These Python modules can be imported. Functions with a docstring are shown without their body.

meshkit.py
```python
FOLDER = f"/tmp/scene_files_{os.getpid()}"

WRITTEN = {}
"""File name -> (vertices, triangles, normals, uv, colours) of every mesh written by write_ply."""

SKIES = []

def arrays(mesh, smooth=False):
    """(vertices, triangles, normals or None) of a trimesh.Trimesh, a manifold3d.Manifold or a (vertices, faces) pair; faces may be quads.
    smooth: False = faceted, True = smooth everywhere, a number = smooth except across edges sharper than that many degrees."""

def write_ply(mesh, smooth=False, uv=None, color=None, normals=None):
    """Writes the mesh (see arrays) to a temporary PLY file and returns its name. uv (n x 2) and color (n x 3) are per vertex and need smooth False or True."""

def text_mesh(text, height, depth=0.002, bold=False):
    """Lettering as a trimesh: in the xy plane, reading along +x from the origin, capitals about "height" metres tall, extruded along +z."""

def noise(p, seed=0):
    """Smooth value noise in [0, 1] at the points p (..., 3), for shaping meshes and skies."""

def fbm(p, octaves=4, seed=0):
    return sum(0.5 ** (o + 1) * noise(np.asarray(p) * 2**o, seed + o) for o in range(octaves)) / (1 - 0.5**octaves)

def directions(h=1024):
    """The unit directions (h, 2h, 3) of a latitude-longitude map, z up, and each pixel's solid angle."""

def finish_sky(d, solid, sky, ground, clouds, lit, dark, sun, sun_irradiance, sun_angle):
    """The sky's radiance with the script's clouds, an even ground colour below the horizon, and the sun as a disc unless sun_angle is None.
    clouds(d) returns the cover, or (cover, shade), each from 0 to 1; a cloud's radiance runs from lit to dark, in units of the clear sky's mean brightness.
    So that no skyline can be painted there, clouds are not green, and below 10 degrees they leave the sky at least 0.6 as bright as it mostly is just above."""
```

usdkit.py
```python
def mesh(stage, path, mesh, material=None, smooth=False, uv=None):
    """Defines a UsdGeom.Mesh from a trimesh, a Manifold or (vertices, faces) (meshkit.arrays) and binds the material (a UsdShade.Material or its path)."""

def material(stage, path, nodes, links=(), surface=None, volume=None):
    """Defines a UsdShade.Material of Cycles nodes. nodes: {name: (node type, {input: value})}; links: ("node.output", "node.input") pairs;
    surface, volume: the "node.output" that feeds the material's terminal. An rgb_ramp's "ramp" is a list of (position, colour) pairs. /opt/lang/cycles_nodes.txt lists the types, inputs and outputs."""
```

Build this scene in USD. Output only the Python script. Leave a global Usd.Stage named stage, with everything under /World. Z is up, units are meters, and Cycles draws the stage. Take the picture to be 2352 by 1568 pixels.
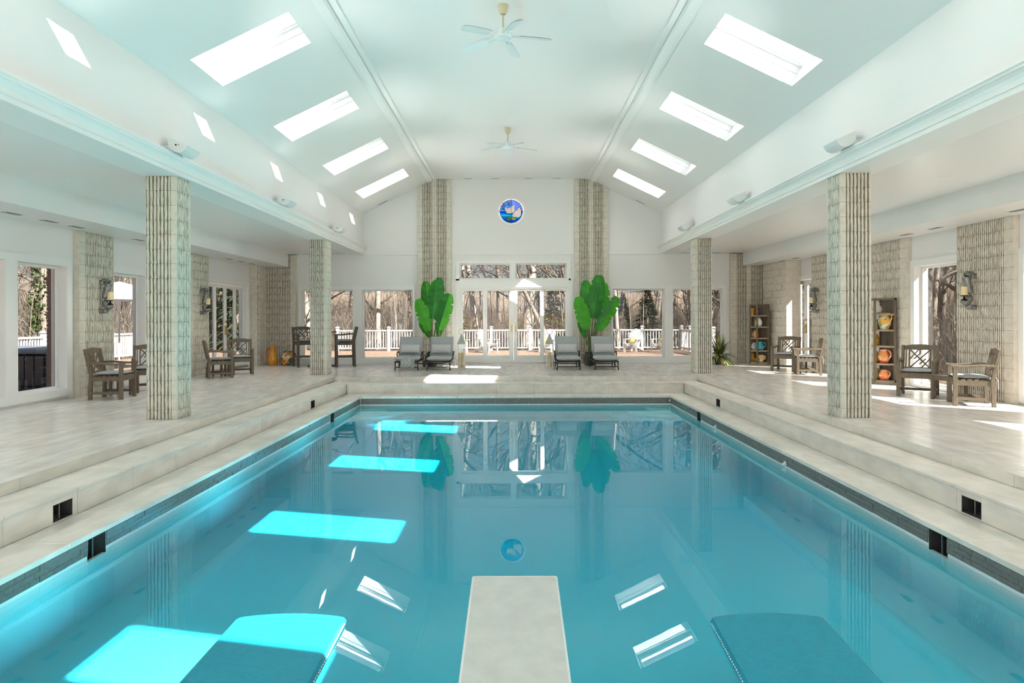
import math, random
import numpy as np, trimesh, manifold3d
from shapely.geometry import Polygon, Point
import usdkit, meshkit
from pxr import Usd, UsdGeom, UsdLux, UsdShade, Gf, Sdf, Vt

stage = Usd.Stage.CreateInMemory()
UsdGeom.SetStageUpAxis(stage, 'Z')
UsdGeom.SetStageMetersPerUnit(stage, 1.0)
world = UsdGeom.Xform.Define(stage, '/World')
UsdGeom.Scope.Define(stage, '/World/Looks')
PI = math.pi
rnd = random.Random(7)
nrs = np.random.RandomState(7)

# ---------------------------------------------------------------- camera, sky, sun
cam = UsdGeom.Camera.Define(stage, '/World/camera')
cam.CreateHorizontalApertureAttr(36.0)
cam.CreateVerticalApertureAttr(24.0)
cam.CreateFocalLengthAttr(1600 / 2352 * 36)
cam.CreateHorizontalApertureOffsetAttr(-5 / 2352 * 36)
cam.CreateVerticalApertureOffsetAttr(-52 / 2352 * 36)
cam.CreateClippingRangeAttr(Gf.Vec2f(0.05, 500))
cam.AddTranslateOp().Set(Gf.Vec3d(0.07, 0, 1.384))
cam.AddRotateXYZOp().Set(Gf.Vec3f(90, 0.19, 0))
cam.CreateExposureAttr(1.84)

SUN_DIR = np.array([-0.90, 0.72, -1.0]); SUN_DIR /= np.linalg.norm(SUN_DIR)
SUN_POWER = 4.6
SKY = 0.66
LAMP = 1.0
sun = UsdLux.DistantLight.Define(stage, '/World/sun')
sun.CreateIntensityAttr(SUN_POWER)
sun.CreateAngleAttr(0.53)
sun.CreateNormalizeAttr(True)
sun.CreateColorAttr(Gf.Vec3f(1.0, 0.955, 0.89))
_z = -SUN_DIR
_x = np.cross([0, 0, 1.0], _z); _x /= np.linalg.norm(_x)
_y = np.cross(_z, _x)
sun.AddTransformOp().Set(Gf.Matrix4d(*[float(t) for t in (*_x, 0, *_y, 0, *_z, 0, 0, 0, 0, 1)]))
dome = UsdLux.DomeLight.Define(stage, '/World/sky')
dome.CreateIntensityAttr(1.0)
usdkit.material(stage, '/World/Looks/sky', {
    'tc': ('texture_coordinate', {}), 'sep': ('separate_xyz', {}),
    'r': ('rgb_ramp', {'ramp': [(0.0, (0.86, 0.89, 0.95)), (0.08, (0.84, 0.88, 0.96)), (0.3, (0.74, 0.80, 0.92)), (1.0, (0.58, 0.66, 0.82))]}),
    'bg': ('background_shader', {'strength': SKY})},
    [('tc.generated', 'sep.vector'), ('sep.z', 'r.fac'), ('r.color', 'bg.color')], surface='bg.background')
UsdShade.MaterialBindingAPI.Apply(dome.GetPrim()).Bind(UsdShade.Material.Get(stage, '/World/Looks/sky'))

# ---------------------------------------------------------------- mesh helpers
class MB:
    def __init__(s): s.v, s.f, s.n = [], [], 0
    def add(s, v, f):
        v = np.asarray(v, float).reshape(-1, 3); f = np.asarray(f, int)
        if f.shape[1] == 4: f = np.vstack([f[:, [0, 1, 2]], f[:, [0, 2, 3]]])
        s.v.append(v); s.f.append(f + s.n); s.n += len(v); return s
    def tm(s, m, T=None):
        v = np.array(m.vertices)
        if T is not None: v = v @ T[:3, :3].T + T[:3, 3]
        return s.add(v, m.faces)
    def bx(s, x0, x1, y0, y1, z0, z1):
        v = [(x, y, z) for x in (x0, x1) for y in (y0, y1) for z in (z0, z1)]
        return s.add(v, [(0, 1, 3, 2), (4, 6, 7, 5), (0, 4, 5, 1), (2, 3, 7, 6), (0, 2, 6, 4), (1, 5, 7, 3)])
    def cbx(s, x0, x1, y0, y1, z0, z1, c=0.004):
        """box with chamfered edges"""
        P = []
        for i, (x, sx) in enumerate(((x0, 1), (x1, -1))):
            for y, sy in ((y0, 1), (y1, -1)):
                for z, sz in ((z0, 1), (z1, -1)):
                    P += [(x, y + sy * c, z + sz * c), (x + sx * c, y, z + sz * c), (x + sx * c, y + sy * c, z)]
        return s.add(np.array(P), CBF)
    def bar(s, p, q, w, h, up=(0, 0, 1), c=0.0):
        """rectangular bar from p to q: w across, h along up"""
        p, q, up = np.array(p, float), np.array(q, float), np.array(up, float)
        d = q - p; L = np.linalg.norm(d); d /= L
        a = np.cross(up, d); a /= np.linalg.norm(a); b = np.cross(d, a)
        m = MB()
        (m.cbx(0, L, -w / 2, w / 2, -h / 2, h / 2, c) if c else m.bx(0, L, -w / 2, w / 2, -h / 2, h / 2))
        v = m.v[0]
        return s.add(p + v[:, :1] * d + v[:, 1:2] * a + v[:, 2:] * b, m.f[0])
    def tube(s, pts, r, n=8, cap=True):
        p = np.asarray(pts, float); r = np.broadcast_to(np.asarray(r, float), (len(p),))
        t = np.gradient(p, axis=0); t /= np.linalg.norm(t, axis=1, keepdims=True) + 1e-12
        ref = np.array([0, 0, 1.0]) if abs(t[:, 2]).mean() < 0.8 else np.array([1.0, 0, 0])
        a = np.cross(t, ref); a /= np.linalg.norm(a, axis=1, keepdims=True) + 1e-12
        b = np.cross(t, a); ang = np.arange(n) * 2 * PI / n
        v = p[:, None] + r[:, None, None] * (np.cos(ang)[None, :, None] * a[:, None] + np.sin(ang)[None, :, None] * b[:, None])
        k = len(p); F = []
        for i in range(k - 1):
            for j in range(n):
                F.append((i * n + j, i * n + (j + 1) % n, (i + 1) * n + (j + 1) % n, (i + 1) * n + j))
        F = np.array(F); F = np.vstack([F[:, [0, 1, 2]], F[:, [0, 2, 3]]])
        V = v.reshape(-1, 3)
        if cap:
            V = np.vstack([V, p[:1], p[-1:]]); m = k * n
            F = np.vstack([F, [(m, (j + 1) % n, j) for j in range(n)], [(m + 1, (k - 1) * n + j, (k - 1) * n + (j + 1) % n) for j in range(n)]])
        return s.add(V, F[:, ::-1])
    def lathe(s, prof, n=24, c=(0, 0, 0), sx=1, sy=1):
        pr = np.asarray(prof, float); ang = np.arange(n) * 2 * PI / n; k = len(pr)
        v = np.stack([np.outer(pr[:, 0], np.cos(ang)) * sx, np.outer(pr[:, 0], np.sin(ang)) * sy, np.repeat(pr[:, 1:2], n, 1)], -1)
        F = [(i * n + j, i * n + (j + 1) % n, (i + 1) * n + (j + 1) % n, (i + 1) * n + j) for i in range(k - 1) for j in range(n)]
        return s.add(v.reshape(-1, 3) + np.array(c), F)
    def prism(s, poly, h, T=None):
        """extrude a shapely polygon / point list along z by h"""
        P = poly if hasattr(poly, 'exterior') else Polygon(poly)
        return s.tm(trimesh.creation.extrude_polygon(P, h, engine='earcut'), T)
    def grid(s, V):
        """V (a,b,3) surface"""
        a, b = V.shape[:2]
        F = [(i * b + j, (i + 1) * b + j, (i + 1) * b + j + 1, i * b + j + 1) for i in range(a - 1) for j in range(b - 1)]
        return s.add(V.reshape(-1, 3), F)
    def mesh(s): return np.vstack(s.v), np.vstack(s.f)
    def moved(s, T):
        v, f = s.mesh(); return MB().add(v @ T[:3, :3].T + T[:3, 3], f)

def _cbf():
    P = []
    for x, sx in ((0, 1), (1, -1)):
        for y, sy in ((0, 1), (1, -1)):
            for z, sz in ((0, 1), (1, -1)):
                P += [(x, y + sy * .1, z + sz * .1), (x + sx * .1, y, z + sz * .1), (x + sx * .1, y + sy * .1, z)]
    h = trimesh.convex.convex_hull(np.array(P))
    P = np.array(P); idx = [int(np.argmin(((P - q) ** 2).sum(1))) for q in h.vertices]
    return np.array(idx)[h.faces]
CBF = _cbf()

def TR(x=0, y=0, z=0, rz=0, rx=0, ry=0, s=1.0):
    T = trimesh.transformations.euler_matrix(rx, ry, rz, 'sxyz'); T[:3, :3] *= s; T[:3, 3] = (x, y, z); return T
# maps an extrusion (x, y -> X, Z; z -> -Y or +Y)
XZ = np.array([[1, 0, 0, 0], [0, 0, -1, 0], [0, 1, 0, 0], [0, 0, 0, 1.0]])   # (x,y,z)->(x,-z,y)
YZ = np.array([[0, 0, 1, 0], [1, 0, 0, 0], [0, 1, 0, 0], [0, 0, 0, 1.0]])    # (x,y,z)->(z,x,y)

def cushion(w, d, h, nx=14, ny=14, e=4.0, puff=0.35):
    """rounded cushion centred at the origin in x,y, bottom at z=0"""
    m = MB(); u = np.linspace(-1, 1, nx); t = np.linspace(-1, 1, ny)
    def side(sgn):
        U, V = np.meshgrid(np.sign(u) * np.abs(u) ** 0.6, np.sign(t) * np.abs(t) ** 0.6, indexing='ij')
        R = np.clip(1 - np.abs(U) ** e, 0, 1) ** (1 / 2.2) * np.clip(1 - np.abs(V) ** e, 0, 1) ** (1 / 2.2)
        crown = 1 - puff * (U ** 2 + V ** 2) / 2
        Z = h / 2 + sgn * h / 2 * R * crown
        G = np.stack([U * w / 2, V * d / 2, Z], -1)
        return G if sgn > 0 else G[::-1]
    m.grid(side(1)); m.grid(side(-1)); return m

def torus_arc(R, r, a0, a1, n=16, k=8):
    a = np.linspace(a0, a1, n)
    m = MB(); m.tube(np.stack([R * np.cos(a), np.zeros(n), R * np.sin(a)], -1), r, k); return m

# ---------------------------------------------------------------- scene helpers
used = {}
def numbered(path):
    k = used.get(path, -1) + 1; used[path] = k
    return path if k == 0 else f'{path}_{k:03d}'

def tag(prim, label=None, cat=None, group=None, kind=None):
    for key, val in (('label', label), ('category', cat), ('group', group), ('kind', kind)):
        if val: prim.SetCustomDataByKey(key, val)
    return prim

def thing(name, label, cat, loc=(0, 0, 0), rz=0.0, group=None, kind=None, tilt=None):
    x = UsdGeom.Xform.Define(stage, numbered('/World/' + name))
    x.AddTranslateOp().Set(Gf.Vec3d(*map(float, loc)))
    x.AddRotateZOp().Set(float(math.degrees(rz)))
    if tilt: x.AddRotateXOp().Set(float(tilt))
    return tag(x.GetPrim(), label, cat, group, kind)

def part(parent, name, mb, mat, smooth=False, label=None, kind=None):
    base = str(parent.GetPath()) if parent is not None else '/World'
    mesh = mb.mesh() if isinstance(mb, MB) else mb
    p = usdkit.mesh(stage, numbered(base + '/' + name), mesh, LK[mat] if isinstance(mat, str) else mat, smooth=smooth).GetPrim()
    return tag(p, label, None, None, kind)

def single(name, mb, mat, label, cat, group=None, kind=None, smooth=False):
    p = part(None, name, mb, mat, smooth); return tag(p, label, cat, group, kind)

def dup(src, loc, rz=0.0, label=None, group=None, scale=None, cat=None):
    was = src.GetCustomData()
    x = UsdGeom.Xform.Define(stage, numbered('/World/' + src.GetName().rstrip('0123456789').rstrip('_')))
    x.AddTranslateOp(opSuffix='at').Set(Gf.Vec3d(*map(float, loc)))
    x.AddRotateZOp(opSuffix='turn').Set(float(math.degrees(rz)))
    if scale: x.AddScaleOp(opSuffix='size').Set(Gf.Vec3f(*(scale if np.ndim(scale) else (scale,) * 3)))
    p = x.GetPrim()
    p.GetReferences().AddInternalReference(src.GetPath()); 
    x.SetXformOpOrder(x.GetOrderedXformOps(), True) if False else UsdGeom.Xformable(p).SetXformOpOrder([o for o in UsdGeom.Xformable(p).GetOrderedXformOps() if ':at' in o.GetOpName() or ':turn' in o.GetOpName() or ':size' in o.GetOpName()])
    p.SetInstanceable(True)
    return tag(p, label or was.get('label'), cat or was.get('category'), group or was.get('group'))

def facing(dx, dy):
    """rotation about z that turns a thing whose front is -y towards (dx, dy)"""
    return math.atan2(dy, dx) + PI / 2

# ---------------------------------------------------------------- materials
LK = {}
def mk(name, color, rough=0.5, var=0.0, scale=6.0, bump=0.0, bscale=None, metal=0.0, spec=0.5, rand=0.0, world=False, color2=None, coat=0.0, stretch=(1, 1, 1), trans=0.0, sheen=0.0, detail=4, island=0.0, bdist=0.02, rvar=0.0):
    n = {'p': ('principled_bsdf', {'base_color': color, 'roughness': rough, 'metallic': metal, 'specular_ior_level': spec, 'coat_weight': coat, 'sheen_weight': sheen})}
    L = []
    if var or bump or color2 or rvar:
        if world: n['co'] = ('geometry', {}); src = 'co.position'
        else: n['co'] = ('texture_coordinate', {}); src = 'co.object'
        n['mp'] = ('mapping', {'scale': stretch}); L.append((src, 'mp.vector'))
        n['ns'] = ('noise_texture', {'scale': scale, 'detail': detail, 'roughness': 0.55}); L.append(('mp.vector', 'ns.vector'))
    out = None
    if var or color2:
        c2 = color2 or tuple(c * (1 - var) for c in color)
        c1 = color if color2 else tuple(min(1, c * (1 + var * .6)) for c in color)
        n['rp'] = ('rgb_ramp', {'ramp': [(0.32, c2), (0.68, c1)]}); L.append(('ns.fac', 'rp.fac')); out = 'rp.color'
    if rand or island:
        if rand: n['oi'] = ('object_info', {}); rs = 'oi.random'
        else: n['oi'] = ('geometry', {}); rs = 'oi.random_per_island'
        k = rand or island
        n['mr'] = ('map_range', {'to_min': 1 - k, 'to_max': 1 + k * .6}); L.append((rs, 'mr.value'))
        n['hs'] = ('hsv', {'color': color}); L.append(('mr.result', 'hs.value'))
        if out: L.append((out, 'hs.color'))
        out = 'hs.color'
    if out: L.append((out, 'p.base_color'))
    if bump:
        bs = 'ns.fac'
        if bscale:
            n['nb'] = ('noise_texture', {'scale': bscale, 'detail': 1.5}); L.append(('mp.vector', 'nb.vector')); bs = 'nb.fac'
        n['bu'] = ('bump', {'strength': bump, 'distance': bdist}); L += [(bs, 'bu.height'), ('bu.normal', 'p.normal')]
    if rvar:
        n['rr'] = ('map_range', {'to_min': rough - rvar, 'to_max': rough + rvar}); L += [('ns.fac', 'rr.value'), ('rr.result', 'p.roughness')]
    surf = 'p.BSDF'
    if trans:
        n['tl'] = ('translucent_bsdf', {'color': color}); n['mx'] = ('mix_closure', {'fac': trans})
        if out: L.append((out, 'tl.color'))
        L += [('p.BSDF', 'mx.closure1'), ('tl.BSDF', 'mx.closure2')]; surf = 'mx.closure'
    LK[name] = usdkit.material(stage, '/World/Looks/' + name, n, L, surface=surf)
    return LK[name]

def pane_mat(name, tint=(0.96, 0.98, 0.98), ior=1.45, rough=0.0, mixdiff=0.0):
    n = {'fr': ('fresnel', {'IOR': ior}), 'tr': ('transparent_bsdf', {'color': tint}), 'gl': ('glossy_bsdf', {'color': (1, 1, 1), 'roughness': rough}), 'mx': ('mix_closure', {})}
    n['ge'] = ('geometry', {}); n['m1'] = ('math', {'math_type': 'multiply_add', 'value2': -1.0, 'value3': 1.0}); n['m4'] = ('math', {'math_type': 'multiply'})   # no mirror on the way out of the pane
    L = [('ge.backfacing', 'm1.value1'), ('m1.value', 'm4.value1'), ('fr.fac', 'm4.value2'), ('m4.value', 'mx.fac'), ('tr.BSDF', 'mx.closure1'), ('gl.BSDF', 'mx.closure2')]
    surf = 'mx.closure'
    if mixdiff:
        n['df'] = ('translucent_bsdf', {'color': tint}); n['d2'] = ('diffuse_bsdf', {'color': tint}); n['m3'] = ('mix_closure', {'fac': .5}); n['m2'] = ('mix_closure', {'fac': mixdiff})
        L += [('df.BSDF', 'm3.closure1'), ('d2.BSDF', 'm3.closure2'), ('mx.closure', 'm2.closure1'), ('m3.closure', 'm2.closure2')]; surf = 'm2.closure'
    LK[name] = usdkit.material(stage, '/World/Looks/' + name, n, L, surface=surf); return LK[name]

mk('ceiling_paint', (0.83, 0.815, 0.79), 0.30, spec=0.4)
mk('wall_paint', (0.83, 0.815, 0.79), 0.5)
mk('trim_paint', (0.86, 0.85, 0.82), 0.35)
mk('block_paint', (0.80, 0.755, 0.65), 0.85, var=0.16, scale=9, bump=0.55, bscale=120, bdist=0.008, island=0.06, color2=(0.68, 0.63, 0.52))
mk('block_paint_right', (0.83, 0.765, 0.66), 0.85, var=0.16, scale=9, bump=0.55, bscale=120, bdist=0.008, island=0.06, color2=(0.72, 0.64, 0.53))
mk('mortar', (0.205, 0.18, 0.135), 0.9, var=0.2, scale=20)  # mortar, toned dark so it also paints the shadow inside the rib grooves
mk('floor_tile', (0.72, 0.675, 0.62), 0.24, var=0.10, scale=2.2, world=True, rand=0.05, stretch=(3, .8, 1), rvar=0.06, detail=2)
mk('step_tile', (0.76, 0.69, 0.61), 0.36, var=0.12, scale=2.5, world=True, rand=0.05, stretch=(2, 1, 3), detail=2)
mk('grout', (0.36, 0.34, 0.31), 0.8)
mk('mosaic', (0.30, 0.28, 0.25), 0.35, island=0.45, var=0.2, scale=30)
mk('plaster', (0.80, 0.86, 0.84), 0.7)
mk('blind_fabric', (0.86, 0.86, 0.86), 0.8, trans=0.7)  # cloth of the blind added under one skylight to shape the sun
mk('dark_void', (0.05, 0.045, 0.04), 0.6, var=.3, scale=10)
mk('white_plastic', (0.80, 0.80, 0.78), 0.4)
mk('fixture_white', (0.72, 0.73, 0.71), 0.35)
mk('vent_dark', (0.06, 0.06, 0.06), 0.6)
mk('teak', (0.20, 0.155, 0.105), 0.55, var=0.35, scale=14, stretch=(6, 6, 1), bump=0.15, color2=(0.12, 0.09, 0.06))
mk('pale_teak', (0.40, 0.33, 0.235), 0.6, var=0.3, scale=14, stretch=(6, 6, 1), bump=0.12, color2=(0.29, 0.23, 0.155))
mk('dark_teak', (0.085, 0.065, 0.046), 0.5, var=0.3, scale=14, stretch=(6, 6, 1))
mk('grey_canvas', (0.36, 0.37, 0.38), 0.9, var=0.06, scale=40, bump=0.2, bscale=300, bdist=0.002, sheen=0.2)
mk('sling_grey', (0.40, 0.425, 0.43), 0.9, var=0.05, scale=40, bump=0.2, bscale=300, bdist=0.002, sheen=0.2)
mk('pillow_grey', (0.58, 0.56, 0.56), 0.9, var=0.05, scale=40, sheen=0.2)
mk('bronze', (0.045, 0.038, 0.032), 0.45, metal=0.5)
mk('throw', (0.55, 0.57, 0.54), 0.95, color2=(0.22, 0.25, 0.25), scale=26, detail=1)
mk('steel', (0.42, 0.40, 0.37), 0.35, metal=0.9)
mk('candle', (0.86, 0.70, 0.40), 0.5, var=0.06, scale=8)
mk('silver_leaf', (0.30, 0.30, 0.29), 0.42, metal=0.6, var=0.45, scale=22, bump=0.5, bscale=40, bdist=0.01)
mk('brass', (0.62, 0.45, 0.19), 0.3, metal=1.0)
mk('dark_metal', (0.03, 0.03, 0.03), 0.4, metal=0.7)
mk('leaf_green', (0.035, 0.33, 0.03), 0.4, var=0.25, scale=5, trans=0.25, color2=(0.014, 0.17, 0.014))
mk('leaf_bright', (0.10, 0.52, 0.03), 0.4, var=0.2, scale=5, trans=0.35, color2=(0.055, 0.38, 0.02))  # lighter copy of the leaf green, painting light on some blades
mk('leaf_rib', (0.10, 0.33, 0.05), 0.5)
mk('stem_green', (0.16, 0.24, 0.06), 0.6, var=0.4, scale=9, color2=(0.10, 0.09, 0.035))
mk('pot_grey', (0.085, 0.082, 0.075), 0.55, var=0.3, scale=12)
mk('strap_leaf', (0.17, 0.27, 0.05), 0.45, island=0.5, trans=0.2)
mk('strap_leaf_pale', (0.62, 0.58, 0.20), 0.5, island=0.35, trans=0.25)
mk('board_grit', (0.60, 0.58, 0.54), 0.85, var=0.07, scale=9, bump=0.3, bscale=250, bdist=0.003)
mk('board_edge', (0.72, 0.72, 0.71), 0.4)
mk('foam_vinyl', (0.004, 0.30, 0.42), 0.42, spec=0.3, var=0.22, scale=30, stretch=(1, 14, 1), bump=0.35, bdist=0.006)
mk('grey_foam', (0.62, 0.62, 0.60), 0.6, var=.05, scale=8)
mk('fan_white', (0.74, 0.77, 0.76), 0.35)
mk('fan_cream', (0.55, 0.49, 0.31), 0.35)
for nm, c in dict(glaze_orange=(0.72, 0.30, 0.015), glaze_amber=(0.50, 0.23, 0.01), glaze_teal=(0.02, 0.32, 0.42), glaze_cream=(0.72, 0.68, 0.56), glaze_olive=(0.36, 0.31, 0.13), glaze_brown=(0.17, 0.09, 0.04), glaze_red=(0.62, 0.10, 0.035), glaze_white=(0.78, 0.77, 0.72), glaze_green=(0.05, 0.22, 0.08)).items():
    mk(nm, c, 0.12, var=0.18, scale=9, coat=0.6)
def painted(name, cols, scale=12):
    n = {'co': ('texture_coordinate', {}), 'vo': ('voronoi_texture', {'scale': scale}), 'sp': ('separate_color', {}), 'rp': ('rgb_ramp', {'ramp': [(i / len(cols), c) for i, c in enumerate(cols)], 'interpolate': False}), 'p': ('principled_bsdf', {'roughness': 0.12, 'coat_weight': 0.6})}
    LK[name] = usdkit.material(stage, '/World/Looks/' + name, n, [('co.object', 'vo.vector'), ('vo.color', 'sp.color'), ('sp.r', 'rp.fac'), ('rp.color', 'p.base_color')], surface='p.BSDF')
painted('majolica_floral', [(0.55, 0.42, 0.13), (0.03, 0.06, 0.03), (0.60, 0.12, 0.03), (0.62, 0.58, 0.35), (0.04, 0.10, 0.30), (0.70, 0.38, 0.03), (0.16, 0.22, 0.05), (0.25, 0.05, 0.02)], 13)
painted('majolica_red', [(0.70, 0.10, 0.06), (0.80, 0.30, 0.10), (0.10, 0.08, 0.15), (0.78, 0.45, 0.42), (0.66, 0.14, 0.05), (0.80, 0.55, 0.15)], 8)
painted('majolica_white', [(0.75, 0.73, 0.66), (0.75, 0.73, 0.66), (0.80, 0.40, 0.05), (0.10, 0.13, 0.25), (0.70, 0.60, 0.30), (0.78, 0.74, 0.68), (0.25, 0.35, 0.10)], 9)
painted('majolica_leaf', [(0.75, 0.74, 0.68), (0.76, 0.75, 0.70), (0.74, 0.73, 0.66), (0.05, 0.20, 0.08), (0.76, 0.75, 0.70)], 9)
painted('majolica_dark', [(0.07, 0.04, 0.05), (0.15, 0.09, 0.05), (0.04, 0.03, 0.06), (0.28, 0.18, 0.10)], 14)
pane_mat('window_glass', (.47, .48, .48))
pane_mat('skylight_glass', (0.97, 0.99, 1.0))
# exterior
mk('deck_board', (0.31, 0.205, 0.145), 0.7, var=0.15, scale=10, rand=0.12, stretch=(1, 6, 6))
mk('rail_white', (0.58, 0.58, 0.58), 0.45)
mk('adirondack_white', (0.66, 0.66, 0.65), 0.5)
mk('yellow_pillow', (0.66, 0.55, 0.22), 0.9)
mk('spa_navy', (0.012, 0.018, 0.035), 0.35)
mk('spa_cover', (0.16, 0.19, 0.25), 0.6)
mk('umbrella_white', (0.60, 0.62, 0.66), 0.8, trans=0.3)
mk('brick', (0.19, 0.075, 0.05), 0.85, rand=0.3, var=0.2, scale=20)
mk('leaf_litter', (0.34, 0.25, 0.175), 0.95, world=True, scale=3.5, color2=(0.16, 0.11, 0.075), detail=8, bump=0.5, bdist=0.1)
mk('bark_grey', (0.42, 0.345, 0.28), 0.9, scale=9, stretch=(3, 3, .6), color2=(0.19, 0.15, 0.115), rand=0.25, bump=0.4)
mk('bark_pale', (0.64, 0.56, 0.47), 0.9, scale=9, stretch=(3, 3, .6), color2=(0.33, 0.27, 0.22), rand=0.15, bump=0.4)
mk('twig', (0.56, 0.455, 0.365), 0.9, island=0.65)
mk('needle', (0.055, 0.095, 0.035), 0.7, island=0.4)
mk('needle_gold', (0.22, 0.22, 0.06), 0.7, island=0.4)
mk('ivy', (0.10, 0.16, 0.03), 0.6, island=0.5)
mk('shrub_grey', (0.24, 0.25, 0.20), 0.7, island=0.5)
mk('roof_outside', (0.25, 0.24, 0.23), 0.9)
n = {'fr': ('fresnel', {'IOR': 1.36}), 'co': ('geometry', {}), 'ns': ('noise_texture', {'scale': 2.2, 'detail': 2.0}), 'bu': ('bump', {'strength': 0.006, 'distance': 0.02}),
     'tr': ('transparent_bsdf', {'color': (1, 1, 1)}), 'gl': ('glossy_bsdf', {'color': (1, 1, 1), 'roughness': 0.0}), 'mx': ('mix_closure', {}), 'ge': ('geometry', {}), 'm1': ('math', {'math_type': 'multiply_add', 'value2': -1.0, 'value3': 1.0}), 'm4': ('math', {'math_type': 'multiply'}), 'ab': ('absorption_volume', {'color': (0.0, 0.875, 0.966), 'density': 2.15})}
LK['water'] = usdkit.material(stage, '/World/Looks/water', n, [('co.position', 'ns.vector'), ('ns.fac', 'bu.height'), ('bu.normal', 'gl.normal'), ('ge.backfacing', 'm1.value1'), ('m1.value', 'm4.value1'), ('fr.fac', 'm4.value2'), ('m4.value', 'mx.fac'), ('tr.BSDF', 'mx.closure1'), ('gl.BSDF', 'mx.closure2')], surface='mx.closure', volume='ab.volume')
# ---------------------------------------------------------------- the shell of the room
LW, RW, FW, NW = -7.86, 8.10, 21.55, -4.0        # inner faces of the walls
EAVE, SOF = 3.385, 3.0
IN = 4.58                                        # inner face of the long beams

def holes_boxes(mb, u0, u1, v0, v1, holes, put):
    us = sorted({u0, u1, *[h[0] for h in holes], *[h[1] for h in holes]})
    for a, b in zip(us[:-1], us[1:]):
        cut = sorted((h[2], h[3]) for h in holes if h[0] <= a + 1e-6 and h[1] >= b - 1e-6)
        z = v0
        for c, d in cut + [(v1, v1)]:
            if c > z + 1e-6: put(a, b, z, c)
            z = max(z, d)

WIN_L = [(4.5, 6.0, .18, 2.33), (6.25, 7.9, .18, 2.33), (9.35, 10.84, .18, 2.33), (11.10, 12.32, .18, 2.33), (13.70, 14.95, .18, 2.33), (15.2, 16.7, .18, 2.33)]
DOOR_L = (18.03, 20.72, 0.02, 2.36)
WIN_R = [(4.5, 6.0, .16, 2.36), (6.25, 7.9, .16, 2.36), (9.4, 10.95, .16, 2.36), (12.56, 13.95, .06, 2.40), (15.6, 17.0, .16, 2.36)]
DOOR_R = (18.70, 20.05, 0.02, 2.45)
WIN_F = [(-6.50, -4.92, .17, 2.30), (-4.63, -3.06, .17, 2.30), (3.12, 4.72, .17, 2.30), (4.98, 6.53, .17, 2.30)]
TRANSOM = [(-1.61, -0.04, 2.62, 3.10), (0.12, 1.70, 2.62, 3.10)]
DOOR_F = (-1.62, 1.76, 0.02, 2.36)
WIN_N = [(-7.4, -4.9, .1, 3.1), (-4.2, -1.5, .1, 3.1), (-1.35, 1.35, .1, 3.1), (1.5, 4.2, .1, 3.1), (4.9, 7.6, .1, 3.1)]

m = MB(); holes_boxes(m, NW, FW, -0.35, EAVE, WIN_L + [DOOR_L], lambda a, b, c, d: m.bx(LW - .26, LW, a, b, c, d))
single('wall_left', m, 'wall_paint', 'white painted wall pierced by tall windows on the left aisle', 'wall', kind='structure')
m = MB(); holes_boxes(m, NW, FW, -0.35, EAVE, WIN_R + [DOOR_R], lambda a, b, c, d: m.bx(RW, RW + .26, a, b, c, d))
single('wall_right', m, 'wall_paint', 'white painted wall pierced by tall windows on the right aisle', 'wall', kind='structure')
m = MB(); holes_boxes(m, LW - .26, RW + .26, -0.35, 3.37, WIN_F + TRANSOM + [DOOR_F], lambda a, b, c, d: m.bx(a, b, FW, FW + .26, c, d))
fw = thing('wall_far', 'white end wall with gable, glazed doors and four picture windows', 'wall', kind='structure')
part(fw, 'lower_wall', m, 'wall_paint')
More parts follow.
